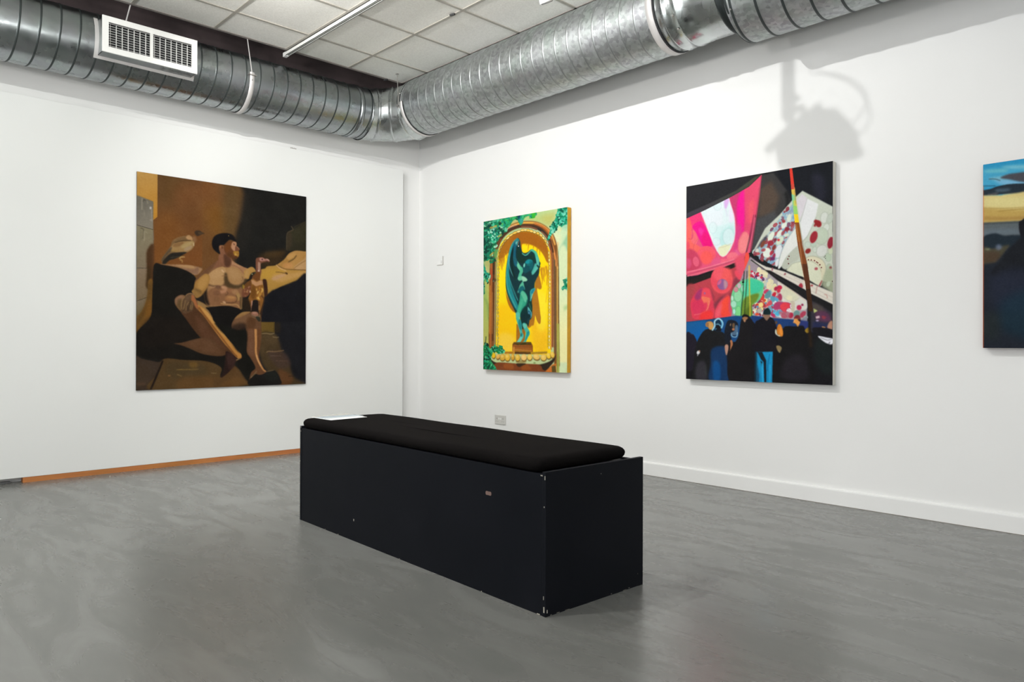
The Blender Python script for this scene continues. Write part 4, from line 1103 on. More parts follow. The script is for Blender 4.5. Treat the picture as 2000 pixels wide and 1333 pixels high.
    A.poly([(830, 430), (930, 430), (930, 640), (800, 640)], '1c1512', 1.2); A.line([(950, 430), (960, 520), (950, 600), (970, 720), (985, 860)], 42, '6a4524', 1.3, .95, w2=20); A.line([(955, 520), (958, 620)], 16, 'b48a5a', 1)
    A.S([(790, 680), (820, 655), (900, 660), (935, 690), (930, 740), (860, 745), (800, 720)], '9c6c56', 1.4); A.S([(810, 668), (880, 665), (910, 690), (840, 700)], 'b58672', 1.5)
    A.line([(790, 720), (850, 750), (960, 765), (972, 710)], 9, '8f8d78', 1); A.line([(800, 760), (880, 805)], 8, '8e7a58', 1); A.S([(880, 770), (960, 770), (990, 850), (940, 860)], '2e2e24', 1.3)
    A.line([(570, 330), (560, 480), (590, 600)], 24, '6b5a34', 1.5, .8); A.line([(545, 340), (545, 580)], 12, '2a2014', 1.5, .8); A.poly([(610, 360), (720, 360), (770, 480), (760, 640), (600, 620)], '2b1e12', 3, .9)
    A.line([(1000, 300), (1060, 400), (1020, 600), (1000, 760)], 24, '4e3018', 2.5, .8)
    A.grain(.011, 5, .006)
    return A

def paint_statue():
    A = Art(330, 460, [(943, 433), (1107, 405), (1109, 729), (945.5, 721.5)], 'bccb94')
    f = lambda y: A.frame(940, y, SK)
    # pale green plaster
    f(395)
    A.grad([(0, 400), (1900, 60), (1900, 1400), (0, 1400)], '9dba7c', 'c8d6a8', (200, 400), (1800, 900))
    A.S([(900, 300), (1500, 150), (1550, 480), (1300, 480), (1000, 430)], 'b2c06c', 14, .8); A.S([(1300, 250), (1560, 220), (1500, 500), (1350, 480)], 'bdb764', 12, .7)
    A.S([(1100, 240), (1650, 150), (1500, 250), (1200, 300)], 'b6d29a', 10, .7)
    A.S([(680, 420), (900, 400), (900, 470), (620, 560), (560, 560)], 'c9a85c', 6, .8)
    A.S([(1650, 500), (1870, 480), (1870, 1360), (1650, 1360), (1560, 800)], 'c5dcb2', 8)
    A.S([(1560, 700), (1700, 700), (1720, 900), (1640, 1000)], 'dde0b0', 6, .8); A.ell(1690, 600, 40, 60, 'e0dc9c', 20, 3, .8)
    A.S([(1760, 900), (1870, 700), (1870, 1060), (1780, 1120), (1660, 1140), (1700, 1010)], '8fbf98', 4, .9); A.S([(1660, 520), (1870, 480), (1870, 600), (1720, 560)], '7cc2a0', 8, .7)
    f(505)
    A.S([(1650, 0), (1880, 0), (1880, 2300), (1660, 2300)], 'd2e0b4', 4); A.grad([(1690, 700), (1880, 700), (1880, 2260), (1700, 2260)], 'd6e4b6', 'ebe6a8', (1700, 800), (1700, 1600), 3)
    A.S([(1790, 1060), (1870, 1010), (1870, 1100), (1800, 1130)], 'aac888', 5, .8)
    A.poly([(40, 300), (230, 300), (230, 1340), (60, 1340)], 'a3b766', 4); A.grad([(40, 700), (220, 700), (220, 2300), (50, 2300)], '9bb45e', 'bcb05a', (60, 800), (100, 2100), 2)
    A.S([(120, 500), (230, 480), (230, 1100), (150, 900)], 'c9b455', 6, .7); A.line([(60, 860), (130, 960), (160, 1150), (170, 1340)], 40, '7d9a50', 5, .7); A.S([(80, -20), (200, -20), (210, 260), (100, 260)], 'b0a860', 8, .8)
    # niche opening
    O = lambda: A.frame(930, 390, 3.81)
    O()
    A.poly([(150, 1140), (158, 400), (180, 330), (230, 270), (300, 235), (370, 232), (450, 250), (510, 300), (545, 380), (560, 460), (560, 1160)], 'ffd80a')
    A.grad([(158, 600), (540, 600), (540, 1140), (158, 1140)], 'ffdc10', 'fccf10', (340, 600), (340, 1100))
    for q, c in (([(170, 800), (280, 820), (300, 1080), (180, 1100)], 'fabf08'), ([(200, 560), (240, 900), (230, 1100), (190, 900)], 'fcc60c'), ([(420, 900), (520, 950), (530, 1120), (440, 1120)], 'f0b422'), ([(160, 450), (220, 500), (220, 780), (170, 700)], 'ffe010'), ([(440, 700), (520, 720), (520, 950), (460, 960)], 'ffe238'), ([(180, 1000), (280, 1010), (280, 1120), (180, 1120)], 'f7cf50')):
        A.S(q, c, 8, .7)
    # ochre shadow under the arch with dripping edge
    A.S([(165, 440), (170, 380), (200, 320), (240, 275), (300, 245), (370, 240), (440, 258), (495, 300), (530, 370), (545, 460), (525, 470), (500, 420), (470, 380), (430, 350), (390, 335), (340, 333), (330, 400), (240, 400), (205, 430), (185, 470)], 'a86814', 1.2)
    A.S([(300, 250), (440, 262), (510, 330), (530, 400), (440, 345), (340, 330), (250, 330)], 'a05c14', 5, .8)
    for q in ([(372, 330), (372, 345)], [(388, 330), (382, 385)], [(425, 345), (420, 372)], [(452, 360), (448, 405)], [(470, 375), (470, 418)], [(230, 380), (225, 440)], [(195, 430), (185, 520)], [(210, 400), (200, 500)], [(180, 440), (172, 490)]):
        A.line(q, 9, 'c08018', 1, .9, w2=3)
    f(505)
    for q in ([(1310, 200), (1300, 330), (1310, 450)], [(1350, 200), (1360, 320), (1350, 440), (1370, 520)], [(1400, 170), (1410, 300), (1380, 400)], [(1440, 250), (1420, 600)], [(1290, 230), (1320, 400), (1320, 580)], [(440, 0), (450, 260)], [(400, 60), (410, 180)], [(480, 0), (490, 120)]):
        A.line(q, 52, 'c88c1a', 1.3, .9, w2=12)
    A.line([(1440, 200), (1440, 600), (1400, 960)], 14, 'd29a20', 2, .6)
    # cast shadow of the statue
    A.S([(1170, 450), (1240, 360), (1290, 520), (1310, 640), (1270, 680), (1210, 660), (1230, 820), (1260, 1000), (1290, 1300), (1280, 1400), (1240, 1380), (1180, 1240), (1150, 1380), (1110, 1450), (1040, 1500), (1000, 1300), (1060, 900), (1150, 700)], 'ae7220', 1.1)
    A.S([(1180, 1230), (1240, 1300), (1290, 1250), (1285, 1400), (1262, 1416), (1220, 1360)], 'ae7220', 1)
    A.S([(530, 700), (560, 800), (640, 960), (760, 1120), (760, 1180), (680, 1140), (600, 1020), (550, 860)], 'a9681c', 1.2)
    f(615)
    A.S([(1000, -60), (1150, 0), (1150, 200), (1120, 240), (1080, 230), (1040, 290), (1000, 240)], 'ae7220', 1); A.poly([(1180, 0), (1285, 0), (1288, 190), (1262, 205), (1210, 120)], 'ae7220', 1)
    A.poly([(770, 200), (960, 280), (960, 620), (770, 620)], 'a96d1e', 1.2); A.S([(870, 330), (960, 330), (950, 560), (900, 600)], '9c6420', 1.5)
    # arch mouldings
    O()
    def arch(pts, w, c, bl=1, al=1.0): A.line(pts, w, c, bl, al)
    outer = [(118, 1110), (118, 700), (120, 520), (132, 400), (165, 300), (215, 240), (280, 200), (350, 183), (430, 185), (500, 215), (550, 270), (578, 350), (590, 470), (595, 700), (600, 1000), (606, 1240)]
    arch(outer, 42, '7c4c24', 1)
    arch([(p[0] + (6 if p[0] > 360 else -6), p[1] - 8) for p in outer[4:12]], 12, 'd8a050', 1)
    arch([(220, 226), (290, 190), (350, 176), (420, 176)], 10, 'e2a844', 1); arch([(205, 240), (260, 205), (300, 192)], 12, 'dba887', 1)
    arch([(430, 182), (490, 205), (530, 240), (560, 300)], 13, 'c06a30', 1); arch([(540, 300), (565, 350), (585, 430), (590, 500)], 12, 'd98c48', 1)
    arch([(145, 360), (180, 290), (240, 230), (320, 200), (400, 198), (460, 215), (510, 260), (545, 320), (565, 400)], 24, '4a3020', 1)
    arch([(410, 205), (470, 228), (510, 262), (540, 310)], 14, '2c2a28', 1); arch([(330, 205), (400, 208), (450, 225)], 14, '7a4c34', 1); arch([(480, 240), (520, 280), (545, 330)], 9, 'a86844', 1, .8)
    arch([(140, 400), (150, 350), (185, 290)], 16, '6e4426', 1); arch([(540, 330), (560, 420), (566, 600), (572, 1100)], 14, '8a4a2c', 1); arch([(580, 450), (588, 700), (592, 1000), (600, 1150)], 12, '6a5438', 1.3)
    arch([(548, 380), (556, 600), (560, 900), (562, 1120)], 10, 'c88238', 1, .9); arch([(602, 500), (606, 900), (612, 1240)], 10, 'd2ae5a', 1.3, .9)
    arch([(604, 320), (600, 480), (604, 520)], 6, 'e8a860', 1, .8); arch([(596, 340), (612, 500), (614, 900), (622, 1250)], 4, '55603a', 1, .6)
    # left jamb
    arch([(112, 470), (114, 700), (112, 900), (112, 1100)], 14, 'a8602c', 1); arch([(128, 440), (128, 600), (128, 1050)], 14, '5a3418', 1); arch([(143, 450), (145, 700), (146, 1100)], 11, '8c7440', 1.2); arch([(112, 520), (114, 600)], 14, 'b04c2c', 1.3); arch([(130, 430), (130, 560)], 12, '3a2a1a', 1.2)
    arch([(104, 640), (104, 1000)], 8, 'c8802e', 2, .8); arch([(120, 690), (124, 1000)], 6, 'b87838', 1.3, .8)
    # pale stone beads along the arch
    for q in [(340, 231, 15, 9, -4), (362, 229, 12, 9, 0), (383, 232, 14, 10, 8), (407, 238, 14, 10, 14), (430, 246, 12, 9, 20), (455, 255, 12, 10, 34), (478, 270, 13, 9, 42), (497, 290, 13, 8, 52), (512, 312, 13, 7, 60), (524, 340, 13, 6, 68),
              (312, 240, 16, 9, -16), (284, 250, 18, 9, -24), (256, 266, 18, 8, -34), (232, 288, 16, 8, -42), (212, 310, 14, 7, -52), (196, 334, 13, 6, -60), (182, 358, 12, 6, -66), (172, 385, 12, 6, -74)]:
        A.ell(q[0], q[1], q[2] + 2, q[3] + 3, '6a5224', q[4], 0, .8)
    for k, q in enumerate([(340, 231, 15, 9, -4), (362, 229, 12, 9, 0), (383, 232, 14, 10, 8), (407, 238, 14, 10, 14), (430, 246, 12, 9, 20), (455, 255, 12, 10, 34), (478, 270, 13, 9, 42), (497, 290, 13, 8, 52), (512, 312, 13, 7, 60), (524, 340, 13, 6, 68),
              (312, 240, 16, 9, -16), (284, 250, 18, 9, -24), (256, 266, 18, 8, -34), (232, 288, 16, 8, -42), (212, 310, 14, 7, -52), (196, 334, 13, 6, -60), (182, 358, 12, 6, -66), (172, 385, 12, 6, -74)]):
        A.ell(q[0], q[1] - 1, q[2] - 1, q[3] - 1.5, ['ecc560', 'e8d080', 'e4b84c'][k % 3] if k < 14 else 'c09440', q[4], 0)
    for k in range(26):
        y = 410 + k * 27; x = 163 - 2 * math.sin(k)
        A.ell(x, y, 8, 13, '7a6428', 0, 0, .6); A.ell(x - 1, y, 6, 11, ['cdb04a', 'bda446', 'd4b860'][k % 3], 0, 0)
    for k in range(27):
        y = 400 + k * 27; x = 533 + min(k, 6) * 1.5
        A.ell(x + 4, y, 8, 13, '6a5a28', 0, 0, .6); A.ell(x + 5, y, 6, 11, ['e6cc70', 'dcbc58', 'ecd890'][k % 3], 0, 0)
    arch([(528, 370), (536, 460), (538, 700), (535, 1100)], 4, 'a87a20', 1, .7); arch([(152, 430), (156, 700), (158, 1000)], 3, '8a7030', 1, .7)
    # statue: draped cloth
    f(395)
    A.S([(780, 785), (830, 850), (850, 980), (880, 1080), (930, 1110), (1000, 1090), (1060, 1040), (1110, 1040), (1170, 1090), (1210, 1180), (1240, 1280), (1280, 1330), (1260, 1420), (1250, 1560), (1200, 1660), (1160, 1760), (1150, 1880), (1110, 2000), (1100, 2180), (1110, 2350), (1100, 2500), (1050, 2560), (900, 2520), (780, 2450), (700, 2300), (600, 2100), (540, 1900), (528, 1700), (530, 1500), (550, 1330), (580, 1150), (640, 950), (710, 840)], '12343a', 1)
    A.S([(560, 1330), (620, 1000), (720, 840), (780, 790), (750, 860), (680, 960), (620, 1200), (600, 1500), (640, 1800), (720, 2050), (800, 2250), (770, 2350), (640, 2120), (560, 1900), (535, 1650)], '1d8288', 1.2)
    A.line([(780, 790), (700, 850), (630, 980), (580, 1180), (555, 1380), (545, 1600), (570, 1850), (640, 2050), (760, 2300)], 12, '63b8a6', 1, .9)
    A.line([(640, 980), (610, 1150), (600, 1330), (660, 1550), (760, 1700)], 12, '3c9c9a', 1.2, .9); A.line([(600, 1150), (590, 1330), (620, 1460), (700, 1620)], 8, '8cc4c0', 1, .8)
    A.line([(560, 1500), (640, 1750), (720, 1950), (800, 2150)], 14, '2f9a96', 2, .9); A.line([(620, 1700), (700, 1950), (790, 2120)], 7, '5fb4ac', 1.2, .7)
    A.S([(700, 880), (760, 880), (740, 1100), (760, 1330), (780, 1400), (720, 1380), (680, 1200), (690, 1000)], '155a70', 2)
    A.S([(640, 1150), (690, 1000), (680, 1250), (700, 1500), (760, 1700), (700, 1640), (640, 1400)], '0e2a28', 2); A.S([(780, 950), (860, 1100), (900, 1180), (1000, 1200), (1080, 1130), (1150, 1200), (1160, 1300), (1100, 1330), (980, 1260), (900, 1330), (800, 1300), (760, 1150)], '12332c', 3)
    A.line([(880, 1110), (910, 1145), (960, 1160), (1020, 1110), (1060, 1060)], 22, '5bb79e', 1.2); A.line([(890, 1150), (940, 1190), (1010, 1170)], 12, '0c1e1c', 1); A.line([(1060, 1050), (1110, 1060), (1170, 1110), (1200, 1200), (1230, 1300)], 40, '4cb89c', 1.4, .95, w2=70)
    A.S([(720, 860), (790, 800), (810, 850), (780, 940), (740, 930)], '2f7f80', 1.2); A.line([(800, 850), (790, 960)], 14, '7a3c24', 1); A.ell(798, 960, 12, 12, 'd8e0d8'); A.line([(740, 900), (770, 860)], 12, 'a8d4d0', 1); A.line([(770, 870), (745, 915)], 10, '7fc4c4', 1)
    A.S([(1180, 1200), (1230, 1210), (1250, 1330), (1240, 1420), (1190, 1500), (1120, 1580), (1090, 1560), (1130, 1450), (1190, 1350)], '56b4a4', 1.3)
    A.line([(1200, 1370), (1240, 1420), (1270, 1400)], 30, '14302c', 1.3)
    # body
    f(505)
    A.S([(770, 60), (800, 100), (850, 170), (900, 220), (900, 300), (870, 370), (880, 430), (820, 470), (790, 450), (810, 350), (830, 280), (770, 180)], '4bb28e', 1.2)
    A.S([(780, 80), (840, 180), (830, 260), (780, 180)], '72c4a0', 1.4, .9); A.S([(690, -60), (760, 20), (780, 130), (700, 40)], '1c5a66', 1.5)
    A.S([(910, 150), (960, 60), (1040, 25), (1110, 60), (1130, 140), (1080, 240), (1010, 300), (940, 330), (900, 260)], '0e4a52', 1.3)
    A.S([(950, 80), (1010, 30), (1080, 40), (1100, 80), (1040, 120), (970, 120)], '138a92', 1.4); A.line([(980, 150), (1060, 150)], 10, '2a9a8c', 1); A.S([(910, 140), (945, 110), (940, 180), (915, 200)], '7accb8', 1)
    A.line([(1180, 120), (1140, 220), (1090, 320)], 46, '4aa89c', 1.3, .95, w2=24); A.S([(1040, 60), (1110, 80), (1120, 200), (1060, 280)], '0d5e66', 3, .8)
    A.S([(790, 430), (840, 390), (900, 390), (960, 420), (1000, 470), (970, 500), (930, 500), (900, 520), (880, 480), (820, 490)], '6fc49e', 1.1); A.S([(880, 400), (960, 430), (990, 480), (910, 500)], '9ccfb0', 1.6, .9)
    A.S([(880, 520), (910, 520), (930, 600), (950, 680), (900, 640), (850, 620), (820, 700), (800, 720), (830, 600)], '55b090', 1.2); A.S([(840, 640), (900, 600), (950, 690), (900, 690), (850, 780), (800, 700)], '10606a', 1.4); A.ell(800, 730, 10, 26, '60b49c', 0, 1)
    A.S([(850, 760), (890, 700), (950, 740), (1000, 830), (1010, 920), (980, 1020), (920, 1080), (880, 1180), (840, 1260), (800, 1270), (770, 1200), (790, 1080), (830, 920)], '2f9a7c', 1.2)
    A.S([(860, 760), (900, 720), (970, 790), (1000, 880), (960, 960), (900, 860)], '5cb896', 2); A.S([(800, 1120), (860, 900), (920, 900), (880, 1060), (820, 1220)], '44ac88', 3, .9); A.line([(1005, 900), (980, 1010), (900, 1110), (860, 1230)], 24, '12564a', 2, .8)
    A.S([(1060, 720), (1100, 670), (1170, 650), (1160, 700), (1120, 780), (1090, 900), (1060, 980), (1060, 850)], '3aa0a0', 1.2); A.S([(1080, 720), (1150, 665), (1150, 700), (1100, 780)], '1c7c94', 1.3); A.line([(1120, 770), (1080, 880)], 10, 'c4d8a8', 1)
    A.S([(1010, 1060), (1060, 1100), (1100, 1190), (1090, 1280), (1030, 1310), (1000, 1250), (1000, 1130)], '58aaa8', 1.2); A.S([(1020, 1130), (1080, 1180), (1070, 1250), (1020, 1260)], '1e5c78', 1.6); A.ell(1040, 1190, 9, 14, 'a8ccd4', 0, 1)
    A.S([(1030, 950), (1080, 940), (1110, 1040), (1100, 1160), (1050, 1080)], '0e3a30', 1.5); A.line([(1040, 980), (1090, 1120)], 8, '3c8468', 1)
    A.S([(860, 1200), (960, 1060), (1010, 1100), (1000, 1400), (900, 1500), (860, 1400)], '0c3030', 2)
    f(615)
    A.S([(760, 60), (830, 70), (870, 160), (890, 260), (900, 380), (930, 440), (920, 500), (880, 560), (850, 620), (800, 642), (760, 630), (770, 600), (820, 560), (850, 470), (850, 400), (820, 280), (780, 150)], '49b0a0', 1.1)
    A.S([(840, 100), (880, 200), (880, 340), (840, 300), (810, 180)], '1f7c80', 1.6, .9); A.ell(880, 440, 20, 40, '1c6c70', 10, 1.6, .9); A.S([(850, 500), (900, 490), (880, 560), (820, 630), (770, 620)], '70c8b4', 1.2)
    A.S([(760, -40), (830, -40), (850, 60), (790, 90), (760, 50)], '56b6a2', 1.3)
    A.S([(900, 200), (940, 180), (990, 210), (1010, 280), (1050, 350), (1060, 430), (1020, 500), (990, 570), (970, 620), (900, 610), (950, 560), (960, 480), (975, 400), (940, 320), (910, 260)], '45b0a2', 1.1)
    A.S([(1000, 380), (1050, 370), (1040, 440), (980, 560), (960, 540), (990, 460)], '1f8a88', 1.6, .9); A.S([(920, 200), (980, 220), (980, 290), (930, 280)], '6ac0b0', 1.5)
    A.S([(890, 120), (930, 140), (980, 180), (1030, 260), (1050, 120), (1080, 30), (1000, -20), (900, 0)], '0e2c30', 1.3); A.S([(895, 260), (920, 280), (920, 320), (900, 310)], '14302c', 1.2); A.S([(1010, 100), (1050, 90), (1040, 180), (1010, 200)], '183c44', 2)
    # plinth
    A.poly([(690, 640), (720, 600), (1090, 600), (1130, 680), (1130, 810), (690, 790)], '7a4018', 1); A.poly([(720, 600), (1090, 600), (1100, 660), (700, 650)], '5a4218', 1.2)
    A.poly([(700, 650), (1110, 670), (1130, 810), (700, 790)], '9c5a22', 1); A.poly([(700, 700), (740, 700), (740, 850), (690, 790)], 'c88434', 1.2); A.line([(740, 760), (1110, 785)], 18, 'c08838', 1.3); A.line([(740, 690), (1110, 700)], 16, '6c3c1c', 2, .8)
    A.poly([(740, 800), (1090, 815), (1090, 860), (740, 850)], '4a2c18', 1.2); A.S([(760, 630), (840, 645), (900, 625), (990, 620), (960, 640), (800, 655)], '2c3414', 1.2)
    A.poly([(530, 800), (700, 800), (740, 850), (520, 850)], 'a86c1e', 1.3); A.poly([(1090, 815), (1440, 800), (1440, 850), (1090, 860)], 'a07c28', 1.3)
    # planter of stones
    A.S([(200, 950), (360, 1040), (800, 1070), (1200, 1090), (1500, 1010), (1620, 880), (1600, 1000), (1500, 1130), (1380, 1240), (360, 1200), (220, 1040)], '30261c', 1.4)
    A.S([(350, 1040), (800, 1060), (1250, 1080), (1340, 1180), (1330, 1250), (380, 1200)], '7c4020', 1.5); A.S([(520, 1060), (700, 1080), (700, 1180), (520, 1160)], '9a5424', 3, .8); A.S([(900, 1100), (1010, 1080), (1100, 1180), (900, 1200)], '94501e', 3, .8); A.S([(780, 1060), (980, 1060), (920, 1100), (830, 1130)], '3a2818', 1.6)
    for (x, y, rx, ry, r, c) in [(285, 880, 42, 66, 0, 'e8bc20'), (385, 905, 44, 62, 30, 'e0ac50'), (480, 920, 62, 78, 10, 'd9a83c'), (585, 920, 62, 86, 0, 'e4b43a'), (700, 915, 40, 78, 0, 'd8a030'), (805, 930, 58, 78, 0, 'e0b440'), (940, 925, 66, 76, 0, 'ecc070'), (1065, 920, 56, 70, 0, 'e8c658'), (1210, 915, 80, 66, 20, 'e6bc60'), (1365, 925, 68, 76, 0, 'e8c05c'), (1475, 890, 56, 72, -10, 'ecc43a'), (1555, 870, 48, 74, -12, 'e8be4c')]:
        A.ell(x + 4, y + 22, rx, ry * .92, '6a4c22', r, 1); A.ell(x, y, rx - 4, ry - 6, c, r, 1); A.ell(x - rx * .2, y - ry * .25, rx * .5, ry * .4, 'f2d684', r, 2, .5)
    A.ell(880, 1020, 120, 30, '8a6428', 0, 2.5, .6); A.ell(1170, 1045, 26, 18, '7a9458', 0, 1)
    A.poly([(1390, 1240), (1560, 1080), (1640, 1060), (1650, 1260)], 'c8702c', 1.4); A.poly([(1540, 1120), (1620, 1100), (1640, 1250), (1550, 1250)], '5a4a24', 1.6); A.poly([(1640, 200), (1700, 200), (1710, 1260), (1650, 1260)], 'a8a850', 2, .9); A.line([(1660, 800), (1670, 1250)], 14, '6e7c30', 1.5, .8)
    # foliage
    G = ['0f5a3c', '138056', '1fa070', '0c4434', '2fb488', '58c49c', '0a3a34', '1c8c4c', '9cd8b4', '168a78']
    f(395)
    leaf = [(35, 430), (500, 350), (640, 400), (590, 520), (540, 600), (440, 690), (380, 760), (330, 870), (300, 1000), (250, 1150), (190, 1200), (120, 1250), (60, 1300), (40, 1000)]
    A.poly(leaf, '1b6a48', 2.5)
    A.S([(200, 480), (330, 480), (420, 560), (380, 640), (260, 600), (180, 580)], '7e8f48', 3, .9); A.S([(380, 420), (450, 400), (480, 560), (400, 620)], '9a9a48', 3, .9); A.S([(40, 440), (330, 420), (300, 480), (60, 520)], '0e5248', 3, .8)
    A.dabs(leaf, 230, G, 12, 34, (1, 2.1), (0, 180), (.6, .95), 21)
    A.dabs([(130, 600), (350, 560), (330, 850), (200, 900), (140, 760)], 60, ['2fb488', '7ed0ac', '139068', '0c5a48', 'a8e0c8'], 10, 26, (1, 2), (20, 120), (.7, 1), 8)
    A.dabs([(35, 800), (110, 760), (170, 1000), (150, 1250), (40, 1330)], 60, ['0c4434', '0a3a30', '1c8060'], 14, 30, (1, 2), (40, 140), (.6, .9), 9)
    A.line([(170, 570), (250, 540), (330, 510)], 26, 'c9993c', 2, .8); A.line([(350, 760), (430, 700)], 30, 'c9a43a', 2, .8); A.line([(180, 1170), (260, 1090)], 34, 'c4903c', 2, .8)
    top = [(440, 370), (740, 310), (830, 290), (1180, 215), (1150, 340), (1080, 350), (1000, 290), (900, 360), (880, 470), (840, 500), (800, 440), (760, 360), (680, 400), (600, 520), (540, 570), (440, 480)]
    A.poly(top, '1d8a50', 1.6); A.dabs(top, 90, ['1fa070', '138056', '3cb060', '0f5a3c', '4fb45c', '168a78', '57c08c'], 12, 32, (1, 2), (0, 180), (.6, .95), 12)
    A.S([(780, 300), (830, 290), (810, 360), (790, 370)], '0c3a5c', 1.2); A.S([(1080, 240), (1160, 230), (1140, 340), (1090, 350)], '38b02c', 2, .9); A.S([(810, 390), (880, 370), (890, 440), (850, 480)], '3a9c94', 1.5, .8)
    tr = [(1650, 140), (1850, 110), (1850, 480), (1760, 520), (1660, 500), (1620, 620), (1530, 690), (1480, 780), (1450, 830), (1420, 820), (1440, 740), (1490, 620), (1500, 500), (1590, 380)]
    A.poly(tr, '148864', 1.4); A.dabs(tr, 170, ['1fa070', '0f7a58', '3cc0a0', '0c5a44', '88d8bc', '14906c', '084a3c', '64ccb0'], 9, 26, (1, 2.2), (30, 130), (.7, 1), 13)
    A.S([(430, 640), (480, 610), (470, 700), (440, 720)], '0c3c34', 1.3); A.S([(280, 1060), (350, 1020), (330, 1160), (290, 1240), (270, 1150)], '58a85c', 2, .8)
    f(505)
    g2 = [(50, 100), (90, 250), (120, 320), (200, 360), (210, 430), (140, 400), (150, 540), (120, 500), (90, 420), (60, 520), (80, 760), (50, 800), (40, 300)]
    A.poly(g2, '13805c', 1.5, .9); A.dabs(g2, 60, G, 9, 22, (1, 2.4), (50, 130), (.7, 1), 15); A.dabs([(120, -20), (330, -20), (300, 60), (190, 120)], 22, G[:4], 12, 26, (1, 2), (0, 180), (.6, .9), 44)
    g3 = [(1770, 480), (1870, 430), (1870, 520), (1800, 520), (1870, 560), (1870, 690), (1800, 670), (1760, 710), (1740, 640), (1800, 600)]
    A.poly(g3, '1c8464', 1.3, .9); A.dabs(g3, 34, ['1fa070', '0f5a44', '70d0b0', '0c7858'], 8, 20, (1, 2), (0, 180), (.7, 1), 16)
    A.ell(265, 490, 14, 20, '7fae9c', 0, 1); A.ell(280, 470, 44, 40, '3a2c1c', 0, 2, .6)
    f(615)
    g4 = [(60, 680), (120, 600), (180, 700), (200, 780), (260, 700), (330, 690), (380, 700), (440, 680), (520, 780), (500, 840), (400, 840), (330, 800), (230, 900), (220, 980), (300, 1100), (350, 1190), (60, 1180)]
    A.poly(g4, '0f5a38', 1.5); A.dabs(g4, 190, ['0f5a3c', '138c56', '1fa070', '0c4430', '3cb078', '1c7a3c', '062c24', '68c898'], 9, 26, (1, 2.4), (30, 150), (.7, 1), 17)
    A.line([(115, 470), (110, 560), (90, 640)], 14, '123c24', 1); A.line([(200, 980), (320, 1140)], 12, '48b468', 1.2)
    A.ell(285, 870, 34, 56, 'e8bc20', 0, 1.5, .9)
    A.frame(940, 395, SK); A.line([(1868, 90), (1880, 3700)], 8, 'd8a42a', 1, .5)
    A.grain(.010, 7, .004)
    return A

